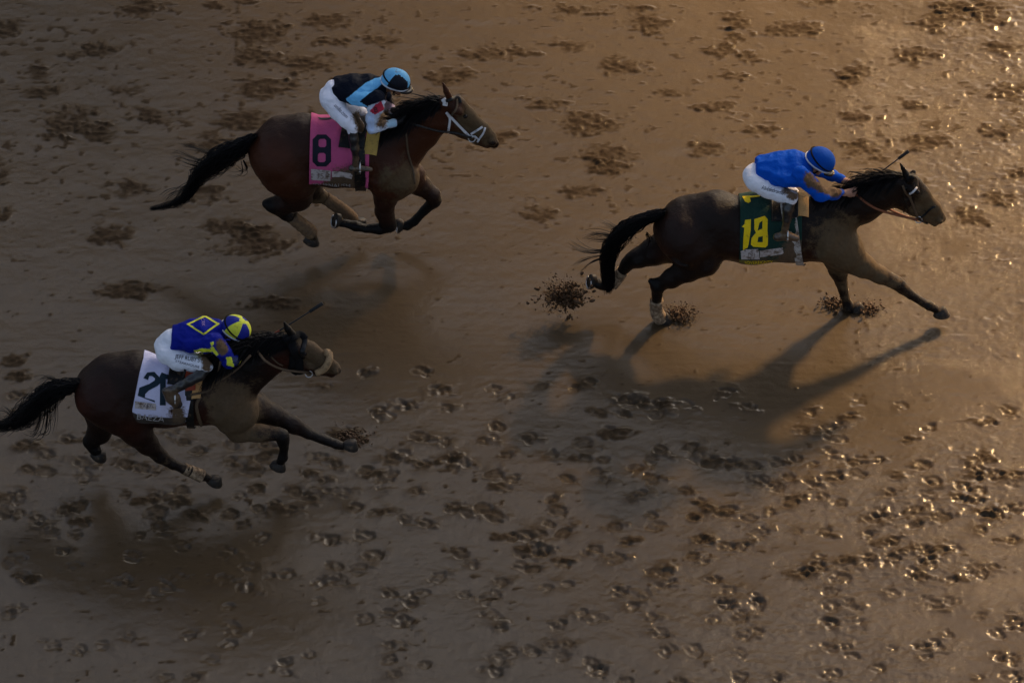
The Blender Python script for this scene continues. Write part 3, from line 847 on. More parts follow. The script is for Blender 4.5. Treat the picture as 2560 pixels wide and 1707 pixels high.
def build_jockey(fr, label, D):
    J = Horse(); J.fr = fr
    hip = fr.pt(*D['hip'])
    root = thing('person', label, 'jockey', (hip[0], fr.y0, hip[2] - 0.3), 'jockeys riding the galloping horses'); J.root = root
    u, f, s = head_frame(D); hc = fr.pt(D['head'][0], D['head'][1], D['head'][3]); hr = D['head'][2] / fr.m
    # --- the body: one skin
    sh = 0.016
    rec = []; thin = []
    for nodes in D['jacket'] + D['breeches'] + D['boots']:
        thin.append([(n[0], n[1], max(n[2] - (sh if n[2] < 100 else .042) * fr.m, 12)) + tuple(n[3:]) for n in nodes])
    for nodes in thin: chain(None, fr, nodes, .03, rec)
    ex = []
    sk = hc - u * 0.015
    ex += [(sk - f * .02, sk + f * .015, .082, .078), (sk + f * .02 - u * .05, sk + f * .045 - u * .085, .058, .040),          # skull, jaw
           (sk + f * .075 - u * .035, sk + f * .098 - u * .06, .010, .014), (sk + f * .078 - u * .085, sk + f * .080 - u * .087, .018, .014),  # nose, lips
           (sk + f * .070 - u * .11, sk + f * .070 - u * .11, .022, .022)]
    for sg in (-1, 1):
        ex.append((sk + s * sg * .075 - u * .03 - f * .01, sk + s * sg * .08 - u * .05 - f * .012, .016, .012))            # ears
        ex.append((sk + f * .05 + s * sg * .035 - u * .05, sk + f * .04 + s * sg * .045 - u * .06, .026, .026))           # cheeks
        ex.append((sk + f * .066 + s * sg * .028 - u * .012, sk + f * .066 + s * sg * .034 - u * .012, .013, .012))       # brows
    nk = fr.pt(*D['neck'][:2], D['neck'][2]); ex.append((nk, sk - u * .05 - f * .01, .055, .050))
    hands = []
    for hd in D['hands']:
        W = fr.pt(*hd['wrist']); Hc = fr.pt(*hd['hand']); fd_ = Hc - W
        pr = hand_prims(W, Hc, fd_, np.array(hd['side'], float), np.array((0, 0, -1.0)), hd.get('s', 1.0)); hands.append(pr)
        if not hd.get('glove'): ex += pr
    for a, b, ra, rb in ex: rec.append((a, b, ra, rb, (0, 0, 0)))
    lo, hi = bounds(rec, .05); fd = LField(lo, hi, 0.0068, fr.y0)
    for nodes in thin: chain(fd, fr, nodes, .025)
    for a, b, ra, rb in ex: fd.cone(a, b, ra, rb, 1, 0.008 if max(ra, rb) < .03 else .02)
    for sg in (-1, 1):
        e = sk + f * .082 + s * sg * .030 - u * .028; fd.cone(e, e, .010, .010, 1, .01, sub=True)
    V, F = fd.mesh()
    new_mesh('body', V, F, D['skin'], root)
    for sg in (-1, 1):
        v, f_ = uvball(sk + f * .072 + s * sg * .030 - u * .028, .0115, 10, 8); new_mesh('eye', v, f_, MATS['eyeball'], root)
    for hd, pr in zip(D['hands'], hands):
        if hd.get('glove'):
            rec2 = [(a, b, ra, rb, (0, 0, 0)) for a, b, ra, rb in pr]; lo, hi = bounds(rec2, .03); g = LField(lo, hi, .005, fr.y0)
            for a, b, ra, rb in pr: g.cone(a, b, ra + .002, rb + .002, 1, .006)
            V, F = g.mesh(); new_mesh('glove', V, F, hd['glove'], root)
    # --- clothes
    J.breeches, J.bb = cloth_mesh(fr, 'breeches', D['breeches'], MATS['cloth'], root, base=D['breeches_col'], mudb=D.get('breeches_mud', ()), wr=0.006, wscale=(.07, .03), seed=4, paint=D.get('breeches_paint'), mud0=.10)
    J.jacket, J.jb = cloth_mesh(fr, 'jacket', D['jacket'], MATS['silk'], root, base=D['jacket_col'], paint=D.get('jacket_paint'), mudb=D.get('jacket_mud', ()), wr=0.016, wscale=(.12, .055), stretch=(1, 1, 1.3), seed=D.get('seed', 2),
                                  cuts=[(fr.pt(*c[0]), c[1]) for c in D.get('jacket_cuts', ())])
    for i, nodes in enumerate(D['boots']):
        cloth_mesh(fr, 'boot', [nodes] + D['feet'][i], MATS['boot'], root, base=(.012, .012, .013), mudb=D.get('boot_mud', ()), wr=.003, mud0=.15, k=.018)
    # --- helmet, its band, peak, goggles
    def hp(az, el, r_): return hc + r_ * (math.cos(el) * (math.cos(az) * f * 1.16 + math.sin(az) * s * 0.95) + math.sin(el) * u * 1.0)
    Vh = []; Fh = []; NA, NE = 48, 14; el0 = -0.22
    for i in range(NE):
        el = el0 + (math.pi / 2 - el0) * i / NE
        for j in range(NA):
            az = 2 * math.pi * j / NA
            dip = 0.0
            Vh.append(hp(az, el, hr * (1 + (0.0 if i else 0.0))) - (u * .018 * max(0, -math.cos(az)) * (1 - i / NE) ** 2 if i < 5 else 0))
    Vh.append(hp(0, math.pi / 2, hr))
    for i in range(NE - 1):
        for j in range(NA):
            j2 = (j + 1) % NA; Fh.append((i * NA + j, i * NA + j2, (i + 1) * NA + j2, (i + 1) * NA + j))
    for j in range(NA): Fh.append(((NE - 1) * NA + j, (NE - 1) * NA + (j + 1) % NA, NE * NA))
    helm = new_mesh('helmet', Vh, Fh, D['helmet'][0], root)
    for m in D['helmet'][1:]: helm.data.materials.append(m)
    if 'helmet_fn' in D:
        nf = len(Fh)
        for fi, pl in enumerate(helm.data.polygons):
            c = np.array(pl.center) - hc; az = math.atan2(c @ s, c @ f); el = math.asin(max(-1, min(1, (c @ u) / max(np.linalg.norm(c), 1e-6))))
            pl.material_index = D['helmet_fn'](az, el)
    ring = [hp(a, el0, hr * 1.015) - u * .018 * max(0, -math.cos(a)) for a in np.linspace(0, 2 * math.pi, 50)]
    v, f_ = tube(ring, 0.0075, 6); b_ = new_mesh('helmet_band', v, f_, D['band'], root); 
    pk = []; fk = []
    for j, az in enumerate(np.linspace(-1.15, 1.15, 17)):
        pk.append(hp(az, el0 + .03, hr * 1.0)); pk.append(hp(az, el0 + .02, hr * 1.0) + (f * .052 * math.cos(az) ** 0.7 - u * .016))
        pk.append(hp(az, el0 - .02, hr * 1.0) + (f * .052 * math.cos(az) ** 0.7 - u * .022))
    for j in range(16):
        a = j * 3; fk += [(a, a + 1, a + 4, a + 3), (a + 1, a + 2, a + 5, a + 4), (a + 2, a, a + 3, a + 5)]
    new_mesh('helmet_peak', pk, fk, D.get('peak', MATS['black_gloss']), root)
    # goggle strap round the helmet, goggles over the eyes, chin strap
    st = [hp(a, -0.02 + 0.28 * (1 - math.cos(a)) * 0.5, hr * 1.02) for a in np.linspace(0, 2 * math.pi, 40)]
    v, f_ = tube(st, .008, 6, .4); new_mesh('goggle_strap', v, f_, MATS['black_cloth'], root)
    gl = [sk + f * (.083 - .25 * (a / 1.0) ** 2 * .1) + s * a * .062 - u * .030 + 0 * f for a in np.linspace(-1, 1, 11)]
    gl = [g - f * (.035 * (t_ ** 2)) for g, t_ in zip(gl, np.linspace(-1, 1, 11))]
    v, f_ = tube(gl, [.012] + [.021] * 9 + [.012], 10, .5, up=f); new_mesh('goggles', v, f_, MATS['lens'], root)
    cs = [hp(1.45, el0, hr * .98), sk + s * .062 - u * .10 + f * .02, sk - u * .135 + f * .045, sk - s * .062 - u * .10 + f * .02, hp(-1.45, el0, hr * .98)]
    v, f_ = tube(spline(cs, 16), .006, 6, .4); new_mesh('chin_strap', v, f_, MATS['black_cloth'], root)
    J.hc, J.u, J.f, J.s, J.hr, J.hp = hc, u, f, s, hr, hp
    return J

# ------------------------------------------------------------------ the materials of horses and riders
plain('eye', (0.01, 0.006, 0.004), 0.08); plain('eyeball', (0.25, 0.22, 0.2), 0.15)
plain('hoof', (0.022, 0.018, 0.015), 0.5, mud=0.35, bump=.2); plain('steel', (0.55, 0.55, 0.56), 0.3, metal=0.9)
plain('black_gloss', (0.010, 0.010, 0.011), 0.22, bump=.1); plain('black_cloth', (0.006, 0.006, 0.007), 0.8, .1)
plain('black_leather', (0.008, 0.008, 0.008), 0.35, bump=.3, mud=.25); plain('lens', (0.03, 0.025, 0.02), 0.1, coat=.5)
plain('brown_leather', (0.19, 0.062, 0.024), 0.5, bump=.2, mud=.3); plain('muddy_leather', (0.085, 0.055, 0.032), 0.6, bump=.3, mud=.6)
plain('white_strap', (0.62, 0.61, 0.62), 0.5, mud=.25); plain('white_girth', (0.42, 0.39, 0.36), 0.7, bump=.2, mud=.75)
plain('cream_towel', (0.55, 0.32, 0.13), 0.9, bump=.5, bscale=90, mud=.15); plain('yellow_towel', (0.46, 0.31, 0.08), 0.9, bump=.5, bscale=90, mud=.25)
plain('fleece', (0.36, 0.24, 0.13), 0.95, bump=1.0, bscale=120, mud=.5); plain('red_cloth', (0.30, 0.05, 0.025), 0.7, bump=.2, mud=.4)
plain('white_wrap', (0.34, 0.24, 0.15), 0.85, bump=.4, bscale=80, mud=.95); plain('muddy_wrap', (0.17, 0.105, 0.055), 0.9, bump=.6, bscale=70, mud=.9)
plain('skin_light', (0.42, 0.22, 0.15), 0.5, mud=.25); plain('skin_dark', (0.20, 0.095, 0.055), 0.5, mud=.4)
plain('black_glove', (0.014, 0.013, 0.013), 0.6, mud=.25); plain('ink', (0.012, 0.013, 0.02), 0.7); plain('ink_grey', (0.09, 0.09, 0.13), 0.7, mud=.3)
plain('number_yellow', (0.86, 0.60, 0.01), 0.6, .15, bump=.4, mud=.1); plain('number_black', (0.010, 0.011, 0.022), 0.7); plain('number_navy', (0.008, 0.022, 0.035), 0.7)
plain('name_letters', (0.40, 0.38, 0.38), 0.8, mud=.45); plain('patch_white', (0.50, 0.44, 0.42), 0.75, mud=.62, bump=.2); plain('patch_letters', (0.20, 0.15, 0.13), 0.8)
plain('helmet_blue', (0.002, 0.060, 0.34), 0.7, .1, bump=.35, bscale=45); plain('helmet_navy', (0.003, 0.005, 0.012), 0.6, .2, bump=.3)
plain('helmet_sky', (0.12, 0.40, 0.68), 0.6, .25, bump=.3, mud=.12); plain('helmet_yellow', (0.62, 0.66, 0.05), 0.55, bump=.4, mud=.12); plain('helmet_royal', (0.006, 0.014, 0.22), 0.6, .25, bump=.4)
plain('band_white', (0.55, 0.56, 0.60), 0.4, mud=.2); plain('whip_shaft', (0.012, 0.020, 0.028), 0.4); plain('whip_grip', (0.16, 0.035, 0.02), 0.6)
plain('trim_yellow', (0.62, 0.62, 0.05), 0.7, mud=.1); plain('monogram', (0.30, 0.20, 0.42), 0.7); plain('patch_red', (0.42, 0.03, 0.06), 0.7, mud=.35)
painted('cloth', 0.8, 0.2, .35, 40); painted('silk', 0.65, 0.08, .7, 26, 0.0); painted('boot', 0.3, 0.5, .2, 40, 0.2); painted('number_cloth', 0.8, 0.25, .45, 50)
coat_mat('coat_dark', (0.0105, 0.0058, 0.0042), (0.040, 0.0105, 0.005), (0.0045, 0.0036, 0.0036))
coat_mat('coat_bay', (0.022, 0.0082, 0.0045), (0.052, 0.0155, 0.0065), (0.0045, 0.0038, 0.0040))
coat_mat('coat_brown', (0.012, 0.0054, 0.0038), (0.045, 0.010, 0.005), (0.0045, 0.0036, 0.0036), (0.095, 0.062, 0.034))
m_, t_, p_ = nodes_of('black_hair'); p_.inputs['Base Color'].default_value = (0.004, 0.0035, 0.004, 1); p_.inputs['Roughness'].default_value = 0.5; p_.inputs['Specular IOR Level'].default_value = .12
M = MATS

Y18 = on_ground(1640, 804)[1] * .5 + on_ground(2120, 776)[1] * .5
Y8 = on_ground(900, 628)[1]; Y21 = on_ground(500, 1213)[1]
c1 = Frame(360, 140, .39966, Y8); c2 = Frame(1420, 340, .41667, Y18); c3 = Frame(0, 740, .39966, Y21)
c4 = Frame(740, 150, .22959, Y8); c5 = Frame(1800, 340, .2551, Y18); c6 = Frame(300, 760, .2551, Y21)
DK = (1, 0, 0); BD = (0, 0, 0); LG = (0, .1, 0, 1, .25, 0); MDY = (0, .5, 0)

# ---- the leading horse, number 18
H18 = dict(base=(1050, 700, 0), coat=M['coat_dark'], hair=M['black_hair'],
 body=[
  ([(715,555,168,0,.86),(880,540,195,0,.86),(1100,562,214,0,.86),(1370,560,206,0,.82),(1540,585,172,0,.85)], .08, BD),
  ([(600,545,80,0,1.15),(710,500,112,0,1.15),(890,450,108,0,1.15)], .10, BD),
  ([(690,600,155,-.13),(720,640,150,-.14)], .08, (0,0,.15)), ([(680,600,145,.13),(640,640,120,.13)], .08, BD),
  ([(1410,430,85,0,.7),(1480,470,120,0,.8)], .10, BD),
  ([(1560,620,150,-.08),(1640,670,120,-.10),(1690,700,88,-.12)], .06, MDY), ([(1560,600,140,.08),(1640,650,105,.10)], .06, BD),
  ([(1480,520,150,0,.62),(1600,470,140,0,.55),(1750,420,122,0,.50),(1880,355,105,0,.50),(2000,300,78,0,.62)], .07, BD),
  ([(1990,275,48,0,.9),(2060,285,52,0,.9),(2120,345,50,0,.8),(2190,430,42,0,.75),(2235,492,33,0,.85)], .035, (0,.25,0)),
  ([(2020,380,82,0,.50),(2085,430,55,0,.62),(2160,480,42,0,.62),(2200,522,26,0,.8)], .035, (0,.2,0)),
  ([(2070,320,30,-.075),(2085,330,22,-.08)], .03, BD), ([(2070,320,30,.075),(2085,330,22,.08)], .03, BD),
  ([(2232,505,24,-.035)], .02, MDY), ([(2232,505,24,.035)], .02, BD),
  # near hind
  ([(760,650,150,-.13),(800,730,112,-.15),(720,790,80,-.14),(620,850,54,-.13),(545,893,43,-.12)], .05, (0,0,.25,.9,0,0)),
  ([(500,872,22,-.12),(540,895,42,-.12),(535,950,36,-.11)], .035, DK), ([(535,950,34,-.11),(532,1040,30,-.09),(545,1075,33,-.08),(575,1100,30,-.07)], .012, (.8,.5,0)),
  # far hind
  ([(640,640,120,.12),(520,690,80,.13),(420,730,56,.12),(362,762,44,.12)], .05, (0,0,0,.9,.1,0)),
  ([(375,740,38,.12),(350,785,36,.12),(295,850,31,.11),(245,890,34,.10),(205,893,27,.10),(175,885,27,.10)], .025, (.7,.35,0)),
  # far fore
  ([(1590,700,90,.10),(1620,800,58,.11),(1640,880,40,.10)], .04, (.2,.2,0,.8,.3,0)),
  ([(1640,880,41,.10),(1662,960,29,.09),(1682,1025,32,.08),(1705,1045,27,.08)], .012, (.8,.4,0)),
  # near fore
  ([(1660,720,100,-.12),(1760,775,74,-.13),(1870,830,52,-.12),(1965,880,40,-.12)], .045, (0,.5,0,.5,.4,0)),
  ([(1975,885,41,-.12),(2060,955,28,-.11),(2130,1000,26,-.10),(2165,1015,30,-.10),(2205,1040,25,-.10)], .012, (.7,.4,0)),
  # ears
  ([(2035,240,22,-.05),(2010,195,15,-.06),(1992,160,5,-.06)], .015, DK), ([(2050,265,24,-.07),(2068,250,16,-.10)], .015, DK), ([(2050,240,22,.05),(2075,215,13,.07)], .015, DK),
 ],
 carve=[([(2243,500,9,-.05)], .012), ([(1470,500,30,-.31),(1500,600,34,-.315),(1490,700,30,-.30)], .06), ([(1010,590,34,-.32),(960,680,36,-.32)], .07), ([(700,760,22,-.30),(620,740,20,-.29)], .05), ([(1720,520,24,-.20),(1640,560,24,-.26)], .05)],
 mud=[(1620,650,190,.75),(1500,560,170,.25),(1720,560,110,.45),(2180,440,120,.95),(1850,840,160,.45),(1300,700,150,.12),(900,600,300,-.25),(1900,330,120,-.3)], red=[(545,720,70,.6),(1470,725,90,.7),(1030,710,100,.3)], darkb=[(1480,470,110,.5),(1450,620,90,.4),(1900,300,200,.4)],
 eyes=[(2098,338,-.08),(2098,338,.08)],
 hooves=[(585,1112,-.07,(.12,0,-1),(1,0,.1)),(128,878,.10,(-.93,-.30,.25),(.1,0,-1),1),(1745,1050,.08,(.15,0,-1),(1,0,.1)),(2248,1078,-.10,(.10,-.1,-1),(1,0,-.25))],
 wraps=[([(532,985,36,-.105),(530,1040,35,-.09),(545,1080,38,-.08),(560,1100,36,-.075)], M['white_wrap']), ([(325,812,34,.115),(290,860,35,.11),(262,890,36,.10)], M['white_wrap'])],
 tail=[(560,465,44,0),(480,490,58,0),(400,530,62,0),(320,590,60,0),(262,665,56,.01),(238,750,44,.01),(240,830,38,.01),(245,890,34,.01),(240,930,22,.01)], tail_n=560, tipvar=.25,
 tail_wild=[[(300,620,0),(200,620,-.03),(120,610,-.03)],[(260,680,0),(150,690,0),(70,660,0),(30,630,0)],[(240,720,0),(150,740,0),(90,770,0),(52,805,0)],[(330,560,0),(260,550,0),(200,530,0)],[(470,580,0),(490,620,0),(480,650,0)],[(400,560,0),(370,620,0),(375,640,0)],[(280,600,0),(180,590,.02),(90,620,.02)]],
 mane=[(1480,385,0),(1600,345,0),(1740,320,0),(1850,265,0),(1950,240,0),(2040,235,0)], mane_len=[.10,.12,.17,.22,.18,.10], mane_dir=(-1,0,.25), mane_n=700, near_side=.12)

# ---- the horse at the back, number 8
H8 = dict(base=(1050, 700, 0), coat=M['coat_bay'], hair=M['black_hair'],
 body=[
  ([(858,600,186,0,.86),(1000,590,215,0,.86),(1180,605,224,0,.86),(1380,620,216,0,.82),(1520,650,180,0,.85)], .08, BD),
  ([(745,565,78,0,1.15),(850,525,116,0,1.15),(990,490,112,0,1.15)], .10, BD),
  ([(840,650,170,-.13),(900,730,150,-.14),(960,800,105,-.15)], .08, (0,0,.3)), ([(840,640,150,.13),(930,730,130,.14)], .08, BD),
  ([(1440,500,90,0,.7),(1510,540,120,0,.8)], .10, BD),
  ([(1520,700,160,-.08),(1590,760,125,-.10),(1560,800,100,-.12)], .06, MDY), ([(1560,680,150,.08),(1660,750,100,.10)], .06, BD),
  ([(1500,600,165,0,.62),(1610,560,155,0,.55),(1710,480,128,0,.50),(1800,400,108,0,.50),(1880,330,78,0,.60)], .07, (0,0,.6)),
  ([(1890,290,50,0,.9),(1950,305,56,0,.9),(2020,375,56,0,.8),(2110,455,46,0,.75),(2170,515,38,0,.85)], .035, (0,.45,.4)),
  ([(1920,410,88,0,.50),(2000,460,60,0,.62),(2090,510,46,0,.62),(2150,552,28,0,.8)], .035, (0,.3,.5)),
  ([(1960,345,32,-.078),(1975,355,24,-.083)], .03, BD), ([(1960,345,32,.078),(1975,355,24,.083)], .03, BD),
  ([(2180,535,28,-.035)], .012, (.9,.1,0)), ([(2180,535,28,.035)], .012, (.9,.1,0)), ([(2190,545,30,0)], .02, (.9,0,0)),
  ([(960,810,110,-.15),(960,880,88,-.15),(880,920,64,-.14),(795,930,46,-.13)], .05, (0,0,0,.9,0,0)),
  ([(762,925,26,-.13),(810,935,46,-.13),(900,1000,38,-.12)], .03, DK), ([(900,1000,36,-.12),(990,1055,34,-.11),(1045,1105,36,-.10),(1058,1135,30,-.10)], .012, (.8,.6,0)),
  ([(960,760,110,.14),(1040,830,70,.14),(1075,870,48,.14),(1120,885,42,.14)], .05, (0,0,0,.9,.2,0)), ([(1120,885,36,.14),(1220,950,34,.13),(1290,1010,36,.12),(1325,1040,30,.12)], .012, (.5,.9,0)),
  ([(1500,800,100,-.13),(1510,890,72,-.13),(1505,970,56,-.12),(1525,1045,50,-.12)], .04, (0,.1,0,.9,.1,0)),
  ([(1535,1060,46,-.12),(1480,1080,34,-.12),(1390,1080,27,-.11),(1325,1066,36,-.11),(1270,1050,28,-.11),(1235,1045,27,-.11)], .012, DK),
  ([(1640,760,90,.10),(1730,810,62,.12),(1800,865,50,.12),(1815,900,46,.12)], .045, (0,.2,0,.9,.1,0)),
  ([(1815,905,43,.12),(1750,970,31,.12),(1690,1035,31,.11),(1650,1062,34,.11),(1620,1065,28,.11)], .012, DK),
  ([(1915,270,22,-.05),(1890,220,15,-.06),(1868,165,5,-.06)], .015, (0,0,.8)), ([(1945,265,24,.05),(1970,250,13,.07)], .015, DK),
 ],
 carve=[([(2205,530,10,-.05)], .012), ([(1480,560,32,-.32),(1480,680,34,-.32),(1440,780,30,-.30)], .06), ([(1050,640,34,-.33),(1060,740,36,-.33)], .07), ([(1690,600,24,-.19),(1620,640,24,-.26)], .05)],
 mud=[(1600,760,150,.45),(1640,650,90,.2),(2090,420,120,.85),(1130,960,120,.5),(960,860,140,.25),(850,500,250,-.2)], red=[(720,720,150,.9),(850,800,150,.7),(1780,500,160,.8),(1440,760,150,.8),(1700,700,150,.5),(1480,880,150,.9),(900,600,160,.4),(1950,430,90,.5)], darkb=[(900,430,170,.35),(1100,400,170,.2),(1500,480,120,.6),(1560,400,90,.8)],
 eyes=[(2010,378,-.08),(2010,378,.08)],
 hooves=[(1052,1170,-.10,(-.25,0,-1),(1,0,-.3)),(1345,1062,.12,(-.5,0,-.9),(.9,0,-.5)),(1190,1035,-.11,(-.88,-.35,.3),(.1,0,-1),1),(1580,1068,.11,(-.92,-.25,-.1),(.1,0,-1),1)],
 wraps=[([(925,1008,38,-.115),(985,1055,40,-.11),(1030,1090,42,-.105),(1048,1112,38,-.10)], M['muddy_wrap']), ([(1135,890,37,.14),(1210,942,38,.13),(1275,995,42,.12),(1305,1025,38,.12)], M['muddy_wrap'])],
 tail=[(680,520,55,0),(620,560,78,0),(550,600,88,0),(470,650,92,0),(400,700,76,0),(345,745,56,0),(305,810,42,0),(272,870,34,0),(215,915,32,0),(140,940,24,0),(45,956,14,0)], tail_n=620, tipvar=.62,
 tail_wild=[[(450,620,0),(330,580,0),(240,560,0)],[(400,680,0),(300,650,0),(210,620,0),(170,630,0)],[(380,700,0),(290,680,0),(220,650,0)],[(620,660,0),(640,720,0),(600,740,0),(560,720,0)],[(350,760,0),(240,820,0),(190,900,0)],[(300,820,0),(180,850,0),(120,900,0)],[(600,560,0),(520,540,0),(450,560,0)]],
 mane=[(1500,450,0),(1600,400,0),(1690,355,0),(1770,300,0),(1850,275,0),(1890,265,0)], mane_len=[.17,.17,.19,.25,.16,.06], mane_dir=(-1,-.2,.30), mane_n=1100, near_side=.45)

# ---- the near horse, number 21
H21 = dict(base=(900, 750, 0), coat=M['coat_brown'], hair=M['black_hair'],
 body=[
  ([(690,590,186,0,.86),(830,580,217,0,.86),(1020,600,215,0,.86),(1240,600,210,0,.82),(1400,630,182,0,.85)], .08, BD),
  ([(565,550,78,0,1.15),(680,510,114,0,1.15),(850,475,112,0,1.15)], .10, BD),
  ([(650,640,165,-.13),(720,700,140,-.14),(770,750,110,-.15)], .08, (0,0,.2)), ([(650,630,150,.13),(640,720,110,.13)], .08, BD),
  ([(1300,480,90,0,.7),(1370,520,120,0,.8)], .10, BD),
  ([(1420,660,155,-.08),(1500,720,120,-.10)], .06, MDY), ([(1440,640,150,.08),(1560,690,100,.10)], .06, BD),
  ([(1370,580,165,0,.62),(1480,520,150,0,.55),(1590,440,130,0,.50),(1690,375,112,0,.50),(1780,320,84,0,.60)], .07, BD),
  ([(1790,285,50,0,.9),(1850,290,54,0,.9),(1930,335,55,0,.8),(2020,395,46,0,.75),(2085,440,37,0,.85)], .035, (0,.9,0)),
  ([(1820,385,86,0,.50),(1900,430,58,0,.62),(2000,455,44,0,.62),(2070,485,28,0,.8)], .035, (0,.2,.3)),
  ([(1865,330,32,-.078),(1885,345,24,-.083)], .03, BD), ([(1865,330,32,.078),(1885,345,24,.083)], .03, BD),
  ([(2105,462,26,-.035)], .02, MDY), ([(2105,462,26,.035)], .02, BD),
  ([(780,760,110,-.15),(850,840,88,-.15),(920,920,64,-.14),(990,985,47,-.13)], .05, (0,0,.3,.7,.2,0)),
  ([(930,975,24,-.13),(1000,1000,44,-.13),(1080,1050,32,-.12),(1180,1090,30,-.11),(1265,1120,34,-.10),(1305,1140,28,-.10)], .025, (.5,.4,0)),
  ([(640,760,100,.13),(620,850,68,.13),(570,910,46,.12)], .05, (0,.1,0,.9,.1,0)), ([(560,905,40,.12),(590,950,36,.11),(612,985,30,.10)], .012, DK),
  ([(1450,780,95,-.13),(1490,845,66,-.13),(1620,855,50,-.13),(1740,860,43,-.13)], .04, (0,.6,0,.6,.4,0)),
  ([(1765,870,43,-.13),(1775,950,30,-.12),(1768,1010,35,-.12),(1752,1045,27,-.12)], .012, DK),
  ([(1600,700,95,.10),(1700,740,68,.12),(1820,800,50,.12),(1930,855,40,.12)], .045, (0,.2,0,.7,.2,0)),
  ([(1935,858,40,.12),(2020,895,28,.12),(2100,925,31,.11),(2140,935,25,.11)], .012, (.8,.3,0)),
  ([(1830,245,22,-.05),(1800,205,17,-.06),(1775,160,6,-.06)], .015, DK), ([(1850,250,22,.05),(1880,240,13,.07)], .015, DK),
 ],
 carve=[([(2118,462,9,-.05)], .012), ([(1330,540,32,-.32),(1350,640,34,-.32),(1330,740,30,-.30)], .06), ([(860,640,34,-.33),(870,740,36,-.33)], .07), ([(1580,540,24,-.19),(1520,590,24,-.26)], .05)],
 mud=[(1480,640,170,.8),(1400,700,150,.5),(1500,860,150,.5),(2000,380,130,.7),(1330,610,80,.2),(860,900,140,.2),(1650,480,60,.25),(700,450,300,-.2)], red=[(500,690,70,.6),(1150,800,110,.7),(1750,400,80,.8),(850,850,90,.4),(1330,770,90,.5)], darkb=[(700,420,200,.2),(1550,500,130,.5),(1480,390,90,.9),(1560,320,90,1),(1670,280,80,1),(1770,270,70,.9)],
 eyes=[(1905,360,-.08),(1905,360,.08)],
 hooves=[(1345,1172,-.10,(-.35,0,-1),(1,0,-.45)),(620,1012,.10,(-.4,.1,-.9),(.8,0,-.4)),(1742,1078,-.12,(-.35,-.1,-1),(.9,0,-.4)),(2195,950,.11,(-.25,-.1,-.95),(1,0,-.3))],
 wraps=[([(1150,1078,32,-.115),(1215,1105,34,-.108),(1262,1124,37,-.10)], M['white_wrap'])],
 tail=[(505,545,50,0),(450,560,66,0),(380,575,72,0),(310,610,78,0),(240,670,80,0),(170,740,76,0),(90,790,60,0),(0,810,40,0),(-60,820,20,0)], tail_n=680, tipvar=.5,
 tail_wild=[[(300,650,0),(290,760,-.02),(270,850,-.02),(220,870,0),(170,840,0)],[(250,700,0),(240,800,0),(200,860,0),(140,840,0)],[(340,640,0),(330,740,0),(300,830,0)],[(100,780,0),(40,720,0),(0,710,0)],[(120,780,0),(60,830,0),(10,850,0)],[(380,540,0),(300,510,0),(240,540,0)]],
 mane=[(1400,405,-.10),(1450,362,-.12),(1520,312,-.11),(1590,270,-.06),(1676,246,0),(1760,246,0),(1830,248,0)], mane_len=[.20,.22,.22,.20,.15,.10], mane_dir=(-1,-.35,.06), mane_n=2600, near_side=.45)

# ---- riders
SD = np.array
J18 = dict(hip=(330, 400, 0), head=(988, 236, 128, 0), head_up=(.60,-.02,.80), head_fwd=(.80,-.08,-.60), neck=(830, 290, 0), skin=M['skin_light'], seed=2,
 jacket=[[(430,330,122,0,1.2),(580,315,132,0,1.25),(740,300,130,0,1.35),(800,300,112,0,1.35)], [(560,420,70,-.14),(700,430,68,-.16),(800,420,66,-.19)],
         [(800,380,84,-.18),(900,490,66,-.22),(985,575,56,-.25),(1100,572,50,-.17),(1195,560,36,-.09)], [(870,300,76,.18),(1010,350,56,.20),(1100,385,44,.16),(1190,425,32,.09)], [(830,260,66,0,1.3),(880,270,50,0)]],
 jacket_cuts=[((350,330,0),(-1,0,.15))],
 breeches=[[(345,395,118,0,1.15),(420,390,110,0,1.1)], [(350,450,95,-.10),(480,520,88,-.14),(600,570,74,-.18),(700,600,58,-.27),(690,640,46,-.28)], [(370,400,95,.10),(520,470,85,.14),(700,560,60,.19),(730,590,50,.2)]],
 boots=[[(690,640,50,-.28),(665,720,48,-.31),(655,820,40,-.33),(640,900,34,-.33),(625,960,34,-.33)], [(730,600,48,.20),(700,700,44,.20),(660,900,34,.2)]],
 feet=[[[(565,990,44,-.33,.8),(645,975,50,-.33,.8),(745,1003,32,-.33,1)]], [[(600,970,34,.2),(740,1000,24,.21)]]],
 breeches_col=(.78,.79,.86), jacket_col=(.0005,.072,.46),
 breeches_mud=[(680,560,70,.75),(740,600,50,.6),(620,520,40,.4),(330,330,40,.0)], jacket_mud=[(870,400,66,1.0),(880,470,50,.8),(960,490,50,.9),(1050,520,55,1.0),(1130,540,50,1.0),(1000,520,60,.6),(1120,560,60,.5),(1190,430,50,.5),(1180,560,60,.4)], boot_mud=[(640,960,130,.8),(690,740,60,.35),(740,1000,60,.5)],
 hands=[dict(wrist=(1215,560,-.085), hand=(1292,552,-.055), side=(0,.25,1), s=1.12), dict(wrist=(1205,432,.08), hand=(1290,468,.05), side=(0,-.25,1), s=1.12)],
 helmet=[M['helmet_blue']], band=M['band_white'])
